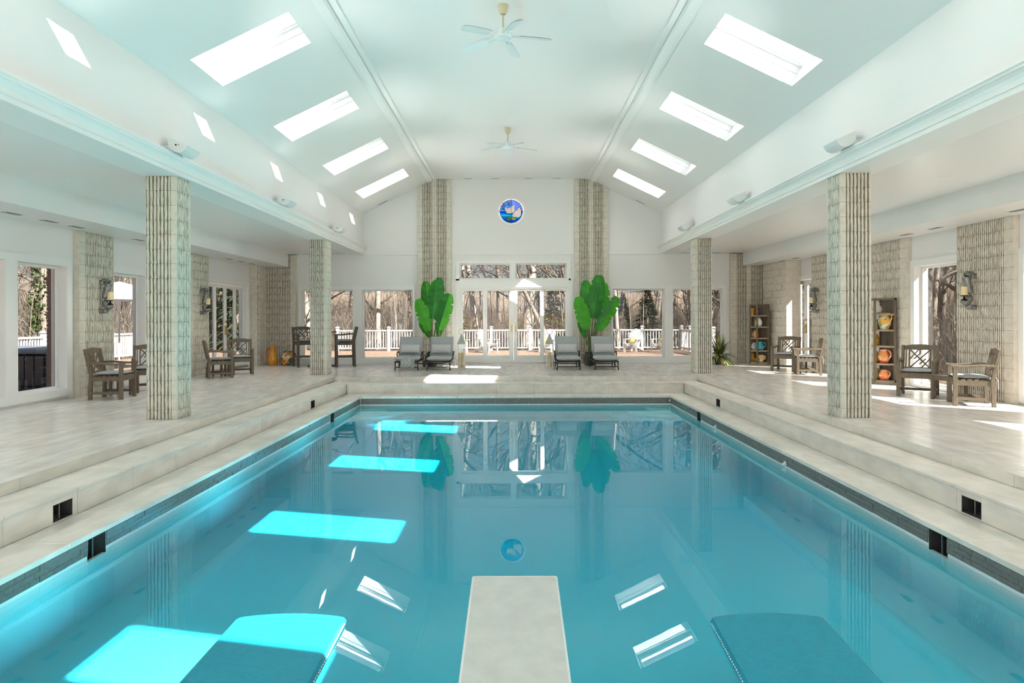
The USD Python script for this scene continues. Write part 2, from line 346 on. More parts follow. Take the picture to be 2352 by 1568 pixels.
gable = Polygon([(-8.1, 3.37), (8.3, 3.37), (8.3, 3.6), (5.1, 3.6), (5.1, 4.45), (2.41, 5.75), (-2.41, 5.75), (-5.1, 4.45), (-5.1, 3.6), (-8.1, 3.6)]).difference(Point(-.01, 4.72).buffer(.425, 32)).difference(Polygon([(-2.885, 3.36), (-1.85, 3.36), (-1.85, 5.68), (-2.885, 5.68)])).difference(Polygon([(1.935, 3.36), (2.97, 3.36), (2.97, 5.68), (1.935, 5.68)]))
for g_ in getattr(gable, 'geoms', [gable]):
    if g_.area > .05: part(fw, 'gable_wall', MB().prism(g_, .3, np.array([[1, 0, 0, 0], [0, 0, 1, FW - .04], [0, 1, 0, 0], [0, 0, 0, 1.0]])), 'wall_paint')
m = MB(); holes_boxes(m, LW - .26, RW + .26, -0.35, 3.6, WIN_N, lambda a, b, c, d: m.bx(a, b, NW - .26, NW, c, d))
m.bx(-5.1, 5.1, NW - .26, NW, 3.6, 6.0)
single('wall_near', m, 'wall_paint', 'white end wall behind the diving board with wide windows', 'wall', kind='structure')

# ceiling
ce = thing('ceiling', 'white vaulted ceiling with a flat crown, sloping sides and low aisles', 'ceiling', kind='structure')
m = MB().bx(-2.41, 2.41, NW, FW, 5.685, 6.0); part(ce, 'flat_panel', m, 'ceiling_paint')
SL = math.atan(.484); LEN = (4.75 - 2.41) / math.cos(SL); TH = .34
SKY_D = {-1: [-0.36, 2.84, 6.02, 9.20, 12.39, 15.56, 18.75], 1: [-0.26, 2.94, 6.12, 9.29, 12.48, 15.73, 18.88]}
u0, u1 = (2.90 - 2.41) / math.cos(SL), (4.20 - 2.41) / math.cos(SL)
for sg in (-1, 1):
    m = MB(); hs = [(d, d + 1.04, u0, u1) for d in SKY_D[sg]]
    holes_boxes(m, NW, FW, 0, LEN, hs, lambda a, b, c, d: m.bx(c, d, a, b, 0, TH))
    T = np.eye(4); c_, s_ = math.cos(SL), math.sin(SL)
    T[:3, :3] = np.array([[sg * c_, 0, sg * s_], [0, 1, 0], [-s_, 0, c_]]); T[:3, 3] = (sg * 2.41, 0, 5.685)
    part(ce, 'sloping_panel', m.moved(T), 'ceiling_paint')
    m = MB().bx(*((-5.08, -IN) if sg < 0 else (IN, 5.08)), NW, FW, EAVE, 4.72); part(ce, 'beam', m, 'wall_paint')
    x0, x1 = (LW - .26, -5.08) if sg < 0 else (5.08, RW + .26)
    m = MB().bx(x0, x1, NW, FW, EAVE, 3.62); part(ce, 'aisle_ceiling', m, 'ceiling_paint')
    x0, x1 = (LW, -6.86) if sg < 0 else (7.10, RW)
    m = MB().bx(x0, x1, NW, FW - .165, SOF, EAVE); part(ce, 'soffit', m, 'ceiling_paint')
    # skylights
    for i, d in enumerate(SKY_D[sg]):
        k = thing('window', f'skylight {"on the left slope" if sg < 0 else "on the right slope"}, {["behind the camera", "over the diving board", "just above the picture", "nearest one in view", "second one from the front", "third one from the front", "farthest one by the gable"][i]}', 'skylight', kind='structure')
        f = MB()
        for (a, b, p, q) in ((u0, u1, d, d + .05), (u0, u1, d + .99, d + 1.04), (u0, u0 + .05, d + .05, d + .99), (u1 - .05, u1, d + .05, d + .99)): f.bx(a, b, p, q, .30, .40)
        for (a, b, p, q) in ((u0 + .05, u1 - .05, d + .05, d + .075), (u0 + .05, u1 - .05, d + .965, d + .99)): f.bx(a, b, p, q, .325, .36)
        part(k, 'frame', f.moved(T), 'trim_paint')
        f = MB().bx(u0, u1, d + .012, d + .018, .17, .176).bx(u0, u1, d + 1.03, d + 1.04, .19, .205)
        part(k, 'shaft_seam', f.moved(T), 'fixture_white')
        f = MB().bx(u0 + .05, u1 - .05, d + .05, d + .99, .345, .350)
        part(k, 'pane', f.moved(T), 'skylight_glass')
        if sg > 0 and i == 6: part(k, 'roller_blind', MB().bx(u0 + .05, u1 - .05, d + .44, d + .99, .315, .322).bx(u0 + .05, u1 - .05, d + .43, d + .45, .308, .326).moved(T), 'blind_fabric')  # blind added to trim the sun patch on the far wall
    # trim strip where slope meets the flat crown
    t = thing('trim', f'flat white board covering the roof fold on the {"left" if sg < 0 else "right"}', 'trim', kind='structure')
    f = MB().bx(.03, .20, NW, FW - .04, -.022, 0).bx(.07, .16, NW, FW - .04, -.034, -.02)
    part(t, 'fold_board', f.moved(T), 'trim_paint')
    f = MB().bx(*sorted((sg * 2.41, sg * 2.32)), NW, FW - .04, 5.665, 5.69); part(t, 'edge_bead', f, 'trim_paint')
    # crown moulding along the beam
    prof = [(0, 0), (.03, 0), (.03, .055), (.045, .055), (.045, .065), (.03, .075), (.035, .11), (.055, .145), (.085, .17), (.105, .175), (.105, .19), (.13, .205), (.13, .235), (.0, .245)]
    t = thing('trim', f'moulded white crown running along the {"left" if sg < 0 else "right"} beam', 'trim', kind='structure')
    P = [(-sg * a + sg * IN, b + EAVE - .005) for a, b in prof]
    f = MB().prism(P, FW - .04 - NW, np.array([[1, 0, 0, 0], [0, 0, 1, NW], [0, 1, 0, 0], [0, 0, 0, 1.0]]))
    part(t, 'crown_moulding', f, 'trim_paint')

# ---------------------------------------------------------------- windows and doors
def frame_boards(mb, a, b, c, d, w, put, sill=None):
    put(mb, a - w, a, c - (sill or w), d + w); put(mb, b, b + w, c - (sill or w), d + w)
    put(mb, a, b, d, d + w); put(mb, a, b, c - (sill or w), c)

def side_window(hole, sg, label, w=.13, wl=None):
    a, b, c, d = hole; X = LW if sg < 0 else RW
    k = thing('window', label, 'window', kind='structure')
    def put(mb, p, q, r, s): mb.bx(*sorted((X, X - sg * .025)), p, q, max(r, .005), s)
    f = MB(); frame_boards(f, a, b, c, d, w, put); part(k, 'casing', f, 'trim_paint')
    f = MB(); xs = sorted((X + sg * .13, X + sg * .21)); e = .045
    for (p, q, r, s) in ((a, a + e, c, d), (b - e, b, c, d), (a + e, b - e, c, c + e), (a + e, b - e, d - e, d)): f.bx(*xs, p, q, r, s)
    part(k, 'sash', f, 'trim_paint')
    f = MB().bx(*sorted((X + sg * .165, X + sg * .171)), a + e, b - e, c + e, d - e); part(k, 'pane', f, 'window_glass')
for h, l in zip(WIN_L, ['left wall window nearest the camera side', 'left wall window beside the near end', 'tall left window cut by the picture edge', 'tall left window looking onto the dark spa', 'left window showing the white umbrella', 'left window hidden behind the near column']): side_window(h, -1, l)
for h, l in zip(WIN_R, ['right wall window nearest the camera side', 'right wall window beside the near end', 'bright right window cut by the picture edge', 'right window behind the near pair of armchairs', 'right window hidden behind the near column']): side_window(h, 1, l)

def end_window(hole, label, Y, sg, w=(.12, .12, .10, .14), cat='window', depth=.14, glass='window_glass'):
    a, b, c, d = hole; k = thing('window', label, cat, kind='structure')
    f = MB(); ys = sorted((Y, Y - sg * .025)); l, r, t, bo = w
    f.bx(a - l, a, *ys, c - bo, d + t).bx(b, b + r, *ys, c - bo, d + t).bx(a, b, *ys, d, d + t).bx(a, b, *ys, c - bo, c)
    part(k, 'casing', f, 'trim_paint')
    f = MB(); ys = sorted((Y + sg * depth, Y + sg * (depth + .07))); e = .035
    for (p, q, r_, s) in ((a, a + e, c, d), (b - e, b, c, d), (a + e, b - e, c, c + e), (a + e, b - e, d - e, d)): f.bx(p, q, *ys, r_, s)
    part(k, 'sash', f, 'trim_paint')
    f = MB().bx(a + e, b - e, *sorted((Y + sg * (depth + .03), Y + sg * (depth + .036))), c + e, d - e); part(k, 'pane', f, glass)
end_window(WIN_F[0], 'far window behind the bar table, left end of the end wall', FW, 1, (.1, .145, .11, .165))
end_window(WIN_F[1], 'far window between the bar chairs and the left pilaster', FW, 1, (.145, .06, .11, .165))
end_window(WIN_F[2], 'far window just right of the right pilaster', FW, 1, (.06, .13, .11, .165))
end_window(WIN_F[3], 'far window behind the strappy potted plant, right end', FW, 1, (.13, .10, .11, .165))
end_window(TRANSOM[0], 'left transom window over the glazed doors', FW, 1, (.12, .08, .10, .05))
end_window(TRANSOM[1], 'right transom window over the glazed doors', FW, 1, (.08, .12, .10, .05))
for h, l in zip(WIN_N, ('first', 'second', 'third', 'fourth', 'fifth')): end_window(h, f'{l} window of the end wall behind the camera', NW, -1, (.07, .07, .07, .09), glass='skylight_glass')

def leaf(parent, a, b, y, c=0.04, d=2.33, st=.10, bot=.20, top=.10, axis='x', th=.045, handle=None, pane=True, sg=1):
    """one glazed door leaf lying along x (axis x) or y"""
    def box(mb, p, q, r, s, t0, t1): (mb.bx(p, q, t0, t1, r, s) if axis == 'x' else mb.bx(t0, t1, p, q, r, s))
    f = MB(); t = sorted((y, y + sg * th))
    box(f, a, a + st, c, d, *t); box(f, b - st, b, c, d, *t); box(f, a + st, b - st, c, c + bot, *t); box(f, a + st, b - st, d - top, d, *t)
    lf = part(parent, 'leaf', f, 'trim_paint')
    f = MB(); box(f, a + st, b - st, c + bot, d - top, *sorted((y + sg * th * .4, y + sg * (th * .4 + .006)))); part(lf, 'pane', f, 'window_glass')
    if handle is not None:
        f = MB(); box(f, handle - .022, handle + .022, .96, 1.22, *sorted((y, y - sg * .008)))
        pts = [(handle, y - sg * .01, 1.0), (handle, y - sg * .05, 1.01), (handle, y - sg * .05, 1.15), (handle, y - sg * .01, 1.16)]
        if axis != 'x': pts = [(q, p, z) for p, q, z in pts]
        f.tube(pts, .010, 6); box(f, handle - .018, handle + .018, 1.30, 1.36, *sorted((y, y - sg * .012)))
        part(lf, 'handle', f, 'brass')
    return lf
k = thing('door', 'four-panel white glazed doors in the middle of the far wall', 'door', kind='structure')
a, b, c, d = DOOR_F
f = MB(); f.bx(a - .12, a, FW - .025, FW, .0, d + .26).bx(b, b + .12, FW - .025, FW, .0, d + .26).bx(a, b, FW - .025, FW, d, d + .21)
part(k, 'casing', f, 'trim_paint')
f = MB(); f.bx(a, a + .035, FW, FW + .2, .02, d).bx(b - .035, b, FW, FW + .2, .02, d).bx(a + .035, b - .035, FW, FW + .2, d - .035, d); part(k, 'jamb', f, 'trim_paint')
f = MB().bx(a, b, FW - .03, FW + .26, -.02, .045); part(k, 'threshold', f, 'steel')
leaf(k, -1.585, -.83, FW + .12, .05, 2.32, .065, .20, .07)
leaf(k, .92, 1.725, FW + .12, .05, 2.32, .065, .20, .07)
leaf(k, -.90, .045, FW + .05, .05, 2.32, .135, .20, .07, handle=-.02)
leaf(k, .049, .99, FW + .05, .05, 2.32, .12, .20, .07, handle=.115)
k = thing('door', 'white folding glazed doors in the left wall by the armchairs', 'door', kind='structure')
a, b, c, d = DOOR_L
f = MB(); f.bx(LW, LW + .03, a - .11, a, .0, d + .11).bx(LW, LW + .03, b, b + .11, .0, d + .11).bx(LW, LW + .03, a, b, d, d + .11); part(k, 'casing', f, 'trim_paint')
wl = (b - a) / 4
for i in range(4): leaf(k, a + i * wl + .004, a + (i + 1) * wl - .004, LW - .10, .05, d - .01, .075, .20, .09, axis='y', sg=-1, handle=(a + 2 * wl - .04 if i == 1 else (a + 2 * wl + .04 if i == 2 else None)))
f = MB().bx(LW - .26, LW + .02, a, b, -.02, .045); part(k, 'threshold', f, 'steel')
k = thing('door', 'white double glazed doors in the right wall past the armchairs', 'door', kind='structure')
a, b, c, d = DOOR_R
f = MB(); f.bx(RW - .03, RW, a - .11, a, .0, d + .11).bx(RW - .03, RW, b, b + .11, .0, d + .11).bx(RW - .03, RW, a, b, d, d + .11); part(k, 'casing', f, 'trim_paint')
wl = (b - a) / 2
for i in range(2): leaf(k, a + i * wl + .004, a + (i + 1) * wl - .004, RW + .08, .05, d - .01, .11, .22, .11, axis='y', sg=1, handle=(a + wl - .05, a + wl + .05)[i])
f = MB().bx(RW - .02, RW + .26, a, b, -.02, .045); part(k, 'threshold', f, 'steel')
for nm, x0, x1, ys in (('left', LW, LW + .02, [(NW, 9.0), (12.4, 12.5), (16.8, 16.9)]), ('right', RW - .02, RW, [(NW, 9.0)])):
    f = MB()
    for p, q in ys: f.bx(x0, x1, p, q, .003, .12)
    single('baseboard_' + nm, f, 'trim_paint', f'low white skirting along the {nm} wall', 'baseboard', kind='structure')
f = MB()
for p, q in ((-6.6, -2.95), (3.0, 6.63)): f.bx(p, q, FW - .04, FW - .026, .003, .10)
single('baseboard_far', f, 'trim_paint', 'low white skirting under the far windows', 'baseboard', kind='structure')

# round stained-glass window
CX0, CZ0 = -.01, 4.72
k = thing('window', 'round stained-glass window with two white swans high in the gable', 'window', kind='structure')
ring = lambda r0, r1: Point(0, 0).buffer(r1, 32).difference(Point(0, 0).buffer(r0, 32))
RT = lambda y: np.array([[1, 0, 0, CX0], [0, 0, 1, y], [0, 1, 0, CZ0], [0, 0, 0, 1.0]])
part(k, 'outer_ring', MB().prism(ring(.40, .445), .03, RT(FW - .065)), 'trim_paint')
part(k, 'frame', MB().prism(ring(.40, .425), .25, RT(FW - .04)), 'trim_paint')
pane_mat('glass_white_ring', (.95, .96, .97), mixdiff=.55)
part(k, 'white_border', MB().prism(ring(.352, .40), .012, RT(FW + .10)), 'glass_white_ring')
for nm, c, dm in (('sky', (.30, .47, .93), .35), ('deep', (.01, .22, .80), .35), ('water', (.02, .42, .80), .4), ('aqua', (.10, .62, .85), .4), ('teal', (.02, .42, .55), .4), ('swan', (.80, .78, .76), .75), ('lily', (.22, .42, .06), .5), ('lily2', (.45, .52, .10), .5)): pane_mat('stained_' + nm, c, mixdiff=dm)
def px(pts): return Polygon([((x - 778) / 380 * .352, -(y - 820) / 380 * .352) for x, y in pts]).buffer(0)
disc = Point(0, 0).buffer(.352, 40)
swans = [px([(560, 690), (590, 670), (640, 690), (655, 730), (700, 700), (800, 650), (860, 600), (885, 570), (895, 640), (885, 700), (898, 760), (880, 830), (830, 870), (740, 885), (660, 880), (600, 850), (565, 790), (600, 780), (575, 740)]),
         px([(1040, 660), (1085, 740), (1110, 810), (1110, 900), (1080, 990), (1000, 1025), (900, 1010), (820, 1000), (815, 940), (840, 880), (900, 820), (980, 760), (1010, 700)])]
lily = [px([(580, 985), (720, 1000), (790, 1040), (770, 1110), (690, 1130), (620, 1115), (650, 1040)]), px([(800, 1040), (860, 1010), (940, 1040), (945, 1090), (880, 1120), (800, 1100)])]
reeds = [px([(430, 800), (450, 720), (480, 700), (500, 600), (520, 610), (505, 690), (545, 745), (520, 760), (470, 745)]), px([(550, 620), (590, 590), (590, 530), (615, 540), (620, 585), (670, 560), (685, 490), (705, 530), (715, 600), (735, 650), (690, 620), (660, 575), (610, 620), (580, 615)])]
over = swans[0].union(swans[1]).union(lily[0]).union(lily[1]).union(reeds[0]).union(reeds[1])
def glass_piece(g, mat):
    for q in getattr(g, 'geoms', [g]):
        if q.geom_type == 'Polygon' and q.area > 2e-4: part(k, 'glass_piece', MB().prism(q, .012, RT(FW + .10)), 'stained_' + mat)
quad = lambda x0, x1, y0, y1: px([(x0, y0), (x1, y0), (x1, y1), (x0, y1)])
for x0, x1 in ((390, 777), (779, 1160)):
    glass_piece(disc.intersection(quad(x0, x1, 440, 815)).difference(over), 'sky')
    for i, (y0, y1) in enumerate(((817, 870), (872, 930), (932, 985), (987, 1060), (1062, 1210))):
        glass_piece(disc.intersection(quad(x0, x1, y0, y1)).difference(over), ('deep', 'water', 'aqua', 'water', 'deep')[i])
for g in swans: glass_piece(g, 'swan')
for g, n_ in zip(lily, ('lily', 'lily2')): glass_piece(g, n_)
for g in reeds: glass_piece(g, 'teal')
f = MB()
def came(poly, r=.0035):
    for q in getattr(poly, 'geoms', [poly]):
        P = np.array(q.exterior.coords); f.tube(np.stack([P[:, 0] + CX0, np.full(len(P), FW + .098), P[:, 1] + CZ0], -1), r, 5)
came(disc, .005)
for g in swans + lily: came(g, .0025)
for x0, z0, x1, z1 in ((0, -.40, 0, .40), (-.40, 0, -.12, 0), (.31, 0, .40, 0)): f.bar((CX0 + x0, FW + .098, CZ0 + z0), (CX0 + x1, FW + .098, CZ0 + z1), .008, .008, (0, 1, 0))
for a in (45, 135):
    f.bar((CX0 + .352 * math.cos(math.radians(a)), FW + .098, CZ0 + .352 * math.sin(math.radians(a))), (CX0 + .40 * math.cos(math.radians(a)), FW + .098, CZ0 + .40 * math.sin(math.radians(a))), .006, .006, (0, 1, 0))
part(k, 'leading', f, 'dark_metal')
f = MB()
for s, rows in ((swans[0], ((700, 760, 740, 800), (640, 720, 700, 790), (780, 700, 840, 780), (830, 680, 860, 740), (720, 790, 760, 840), (620, 800, 690, 840))), (swans[1], ((960, 800, 1000, 860), (900, 860, 960, 930), (1020, 780, 1060, 850), (980, 900, 1040, 960), (880, 930, 930, 990), (1050, 880, 1080, 950)))):
    for x0, y0, x1, y1 in rows:
        P = [((x - 778) / 380 * .352 + CX0, FW + .098, -(y - 820) / 380 * .352 + CZ0) for x, y in ((x0, y0), ((x0 + x1) / 2 + 12, (y0 + y1) / 2 - 8), (x1, y1))]
        f.tube(P, .002, 4)
part(k, 'feather_lines', f, 'fixture_white')

# ---------------------------------------------------------------- fluted block work
_bc = {}
def block_mesh(layout, h, var, depth=.028):
    key = (layout, round(h, 3), var)
    if key in _bc: return _bc[key]
    r = np.random.RandomState(abs(hash(str(key))) % 99991 if False else sum(map(ord, str(key))) * 7 + var)
    P = []; u = 0.0
    for kind, q in layout:
        if kind == 's': P += [(u + .003, 0, 0), (u + q - .003, 0, 0)]; u += q
        else:
            for i in range(q):
                P += [(u + .0105, -depth, 1), (u + .0155, -.004, 2), (u + .024, .003, 2), (u + .036, .002, 2), (u + .0435, -.005, 2)]; u += .05
            P += [(u, -depth, 1)]
    W = u
    P = [(0, -.035, 9)] + P + [(W, -.035, 9)]
    zs = [0, .0035, h * .35, h * .7, h - .0035, h]; V = np.zeros((6, len(P), 3))
    for j, z in enumerate(zs):
        for i, (uu, d, kd) in enumerate(P):
            dd = d
            if kd == 2: dd += r.uniform(-.0045, .006); uu = uu + r.uniform(-.003, .003)
            elif kd == 0: dd += r.uniform(-.0015, .0015)
            if j in (1, 4) and kd in (0, 2): dd -= .004
            if j in (0, 5): dd = min(dd, -.010 if kd != 9 else -.035)
            V[j, i] = (uu, dd, z)
    m = MB(); m.grid(V.transpose(1, 0, 2)); _bc[key] = (m.mesh(), W); return _bc[key]

def pilaster(label, origin, ud, nd, width, z0, z1, courses, core, mat='block_paint', group=None):
    """courses: list of layouts per alternating course, each a list of block layouts filling the width"""
    k = thing('pilaster', label, 'pilaster', group=group)
    o, ud, nd = np.array(origin, float), np.array(ud, float), np.array(nd, float)
    z = z0; i = 0; H = .2032
    first = (z1 - z0) % H
    while z < z1 - 1e-3:
        h = H if (i or first < .02) else first
        u = 0; lays = courses[i % len(courses)]; b = MB()
        for j, lay in enumerate(lays):
            (v, fc), w = block_mesh(lay, h - .0005, rnd.randrange(5))
            m = MB().add(v + np.array([u, 0, z]), fc)
            if core > .05:
                if j == 0: m.bx(0, .02, -core, -.02, z, z + h - .002)
                if j == len(lays) - 1: m.bx(width - .02, width, -core, -.02, z, z + h - .002)
            v, fc = m.mesh(); pv = o + v[:, :1] * ud + v[:, 1:2] * nd + np.array([0, 0, 1.0]) * v[:, 2:]
            part(k, 'block', (pv, fc), mat); u += w
        z += h; i += 1
    b0 = o - nd * .008 + ud * .012; b1 = o + ud * (width - .012) - nd * core  # core sits far forward, its dark colour standing in for groove shade
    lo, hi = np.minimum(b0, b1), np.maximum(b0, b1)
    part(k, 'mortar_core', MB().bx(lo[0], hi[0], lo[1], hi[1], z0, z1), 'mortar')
    return k
S = lambda w: ('s', w)
R = lambda n: ('r', n)
# pilasters of the far wall, floor to roof
A_ = [((S(.15), R(6), S(.0675))), ((S(.0675), R(6), S(.15)))]
for sgn, x0 in (('left', -2.885), ('right', 1.935)):
    pilaster(f'tall ribbed block pilaster behind the {sgn} banana plant', (x0, FW - .13, 0), (1, 0, 0), (0, -1, 0), 1.035, 0, 5.68, [A_], .127)
# the same pilasters cut by the slope are hidden above the ceiling line
def wall_pil(label, X, sg, y0, y1, near_smooth, mat='block_paint'):
    """face at X, running y0..y1, smooth end block at the near end"""
    Wd = y1 - y0; n = int(round((Wd - near_smooth) / .05)); 
    a = [(S(near_smooth),), (R(8),), (R(n - 8 - 6) if n > 22 else R(max(1, n - 8)),)] + ([(R(6),)] if n > 22 else [])
    b = [(S(near_smooth), R(4)), (R(8),), (R(n - 12) if n > 12 else R(1),)]
    if n - 12 > 9: b = [(S(near_smooth), R(4)), (R(8),), (R(8),), (R(n - 20),)] if n > 20 else b
    pilaster(label, (X, y0, 0), (0, 1, 0), (-sg, 0, 0), Wd, 0, SOF, [a, b], abs((LW if sg < 0 else RW) - X) - .003, mat)
wall_pil('ribbed block pilaster with a candle sconce, between the spa and umbrella windows', -7.755, -1, 12.53, 13.61, .20)
wall_pil('ribbed block pilaster with a candle sconce, beside the left folding doors', -7.755, -1, 16.82, 17.86, .20)
wall_pil('ribbed block pilaster with sconce behind the near right armchairs', 8.0, 1, 11.06, 12.50, .23, 'block_paint_right')
wall_pil('ribbed block pilaster behind the near étagère of pottery'.replace('é', 'e'), 8.0, 1, 14.08, 15.48, .25, 'block_paint_right')
wall_pil('ribbed block pilaster with sconce behind the far right armchairs', 8.0, 1, 17.1, 18.58, .23, 'block_paint_right')
wall_pil('ribbed block pilaster on the left wall near the camera', -7.755, -1, 8.05, 9.2, .20)
wall_pil('ribbed block pilaster on the right wall near the camera', 8.0, 1, 8.05, 9.2, .2, 'block_paint_right')
# corner piers
pilaster('ribbed block pier in the left far corner behind the jugs', (-7.60, FW - .16, 0), (1, 0, 0), (0, -1, 0), .95, 0, EAVE - .018, [[(S(.05), R(7)), (R(8), S(.15))]], .157)
pilaster('ribbed return of the left corner pier beside the folding doors', (-7.60, 20.86, 0), (0, 1, 0), (1, 0, 0), .55, 0, SOF, [[(R(3), S(.40))]], .257)
pilaster('ribbed block pier in the right far corner beside the shelf', (6.72, FW - .16, 0), (1, 0, 0), (0, -1, 0), .98, 0, EAVE - .018, [[(S(.2), R(6)), (S(.13), R(7))]], .157, 'block_paint_right')
pilaster('coarse block return of the right corner pier behind the corner shelf', (7.70, 19.52, 0), (0, 1, 0), (-1, 0, 0), 1.86, 0, SOF, [[(S(.2),), (S(.4),), (S(.4),), (R(8),), (R(8),), (S(.06),)], [(S(.4),), (R(8),), (S(.4),), (S(.36),), (R(6),)]], .397, 'block_paint_right')

# free columns
def column(label, xin, y0, sg, z1=EAVE):
    """xin inner face, y0 front face; sg -1 left, +1 right"""
    k = thing('column', label, 'column', loc=(xin, y0, 0)); Wd = .43
    fr = (R(7), S(.08)) if sg < 0 else (S(.08), R(7)); ins = (R(8), S(.03)); H = .2032; z = 0; i = 0
    while z < z1 - 1e-3:
        h = min(H if i else .135, z1 - z); m = MB()
        for (lay, o, ud, nd) in ((fr, (-Wd if sg < 0 else 0, 0), (1, 0), (0, -1)), (ins, (0, 0), (0, 1), (-sg, 0)), ((R(8), S(.03)), (sg * Wd, 0), (0, 1), (sg, 0)), (fr, (-Wd if sg < 0 else 0, Wd), (1, 0), (0, 1))):
            (v, fc), w = block_mesh(lay, h - .0005, rnd.randrange(5))
            pv = np.stack([o[0] + v[:, 0] * ud[0] + v[:, 1] * nd[0], o[1] + v[:, 0] * ud[1] + v[:, 1] * nd[1], v[:, 2] + z], -1); m.add(pv, fc)
        part(k, 'block', m, 'block_paint'); z += h; i += 1
    e = .008; x0, x1 = sorted((sg * e, sg * (Wd - e)))  # shallow inset: dark core shows between the ribs as painted shade
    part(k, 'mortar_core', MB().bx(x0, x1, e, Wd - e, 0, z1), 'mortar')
column('near left ribbed block column beside the pool steps', -4.62, 9.68, -1)
column('near right ribbed block column beside the pool steps', 4.58, 9.62, 1)
column('far left ribbed block column in front of the bar table', -4.62, 17.45, -1)
column('far right ribbed block column beside the strappy plant', 4.60, 17.45, 1)
# ---------------------------------------------------------------- floor, steps, pool
PC = .09                                         # centre line of the pool
H0, H1, H2 = 4.38, 3.93, 3.49                    # half widths: floor edge, tread edge, coping edge
F0, F1, F2 = 16.75, 16.2, 15.65                  # far edges
Z1, Z2, ZW = -.11, -.345, -.54
fl = thing('floor', 'pale stone tile floor of the aisles around the pool', 'floor', kind='structure')
G = .004; TW, TL = .60, .90
m = MB()
m.bx(LW, PC - H0 - .002, NW, 5.4, -.2, 0).bx(PC + H0 + .002, RW, NW, 5.4, -.2, 0)
part(fl, 'near_slab', m, 'floor_tile')
m = MB(); m.bx(LW, PC - H0 - .02, 5.4, FW, -.2, -.004).bx(PC + H0 + .02, RW, 5.4, FW, -.2, -.004).bx(PC - H0 - .02, PC + H0 + .02, F0 + .02, FW, -.2, -.004)
part(fl, 'grout_bed', m, 'grout')
def tiles(x0, x1, y0, y1, along='y', off=True):
    a, b = (TW, TL) if along == 'y' else (TL, TW)
    nx = max(1, round((x1 - x0) / a)); ny = max(1, round((y1 - y0) / b)); a = (x1 - x0) / nx; b = (y1 - y0) / ny
    for i in range(nx):
        sh = (b / 2 if (i % 2 and off) else 0)
        edges = [y0] + [y0 + j * b + sh for j in range(0 if sh else 1, ny)] + [y1]
        for p, q in zip(edges[:-1], edges[1:]):
            part(fl, 'tile', MB().bx(x0 + i * a + G / 2, x0 + (i + 1) * a - G / 2, p + G / 2, q - G / 2, -.02, 0), 'floor_tile')
tiles(LW + .02, PC - H0, 5.4, FW - .02)
tiles(PC + H0, RW - .02, 5.4, FW - .02)
tiles(PC - H0, PC + H0, F0, FW - .02)

ps = thing('pool_surround', 'two stone-tiled steps and coping running around the pool', 'pool steps')
m = MB()
SK = [5.90, 13.38]                               # skimmer positions (near edge y)
SKW = .26
for sg in (-1, 1):
    x = sorted((PC + sg * (H0 + .002), PC + sg * (H0 + .3))); m.bx(*x, NW + .003, F0 + .3, -1.6, -.2)
    es = [NW + .003, *[c for s in SK for c in (s, s + SKW)], F1 + .3]
    x = sorted((PC + sg * (H1 + .012), PC + sg * (H0 + .01)))
    for i, (p, q) in enumerate(zip(es[:-1], es[1:])): m.bx(*x, p, q, -1.6, -.42 if i % 2 else Z1 - .032)
    es = [NW + .003, *[c for s in SK for c in (s - .25, s + SKW - .25)], F2 + .3]
    x = sorted((PC + sg * (H2 + .012), PC + sg * (H1 + .01)))
    for i, (p, q) in enumerate(zip(es[:-1], es[1:])): m.bx(*x, p, q, -1.6, -.70 if i % 2 else Z2 - .052)
m.bx(PC - H0, PC + H0, F0 + .012, F0 + .3, -1.6, -.2).bx(PC - H0, PC + H0, F1 + .012, F0 + .02, -1.6, Z1 - .032).bx(PC - H1, PC + H1, F2 + .012, F1 + .02, -1.6, Z2 - .052)
part(ps, 'step_bed', m, 'grout')
def spans(a, b, L, cuts=()):
    n = max(1, round((b - a) / L)); e = sorted({a, b, *[a + (b - a) * i / n for i in range(n + 1)], *[c for q in cuts for c in q]})
    return [(p, q) for p, q in zip(e[:-1], e[1:]) if q - p > .03]
Y0 = 2.6
for sg in (-1, 1):
    X = lambda h: PC + sg * h
    for p, q in spans(Y0, F0, TL):       # upper riser and tread
        part(ps, 'riser_tile', MB().bx(*sorted((X(H0), X(H0 + .015))), p + G / 2, q - G / 2, Z1, -.0005), 'step_tile')
    for p, q in spans(Y0, F1 + .0, TL):
        part(ps, 'tread_tile', MB().cbx(*sorted((X(H1 - .012), X(H0 - .002))), p + G / 2, q - G / 2, Z1 - .03, Z1, .004), 'step_tile')
    for p, q in spans(Y0, F1, TL, [(s, s + SKW) for s in SK]):
        mid = (p + q) / 2
        if any(s < mid < s + SKW for s in SK):
            part(ps, 'riser_tile', MB().bx(*sorted((X(H1), X(H1 + .015))), p, q, Z1 - .075, Z1 - .03), 'step_tile')
            part(ps, 'riser_tile', MB().bx(*sorted((X(H1), X(H1 + .015))), p, q, Z2, Z2 + .012), 'step_tile')
        else:
            part(ps, 'riser_tile', MB().bx(*sorted((X(H1), X(H1 + .015))), p + G / 2, q - G / 2, Z2, Z1 - .03), 'step_tile')
    for p, q in spans(Y0, F2, TL):
        part(ps, 'coping_tile', MB().cbx(*sorted((X(H2 - .02), X(H1 - .001))), p + G / 2, q - G / 2, Z2 - .05, Z2, .006), 'step_tile')
    m = MB().bx(*sorted((X(H0), X(H0 + .015))), NW + .003, Y0, Z1, -.0005).bx(*sorted((X(H1 - .012), X(H0))), NW + .003, Y0, Z1 - .03, Z1).bx(*sorted((X(H1), X(H1 + .015))), NW + .003, Y0, Z2, Z1 - .03).bx(*sorted((X(H2 - .02), X(H1))), NW + .003, Y0, Z2 - .05, Z2)
    part(ps, 'near_steps', m, 'step_tile')
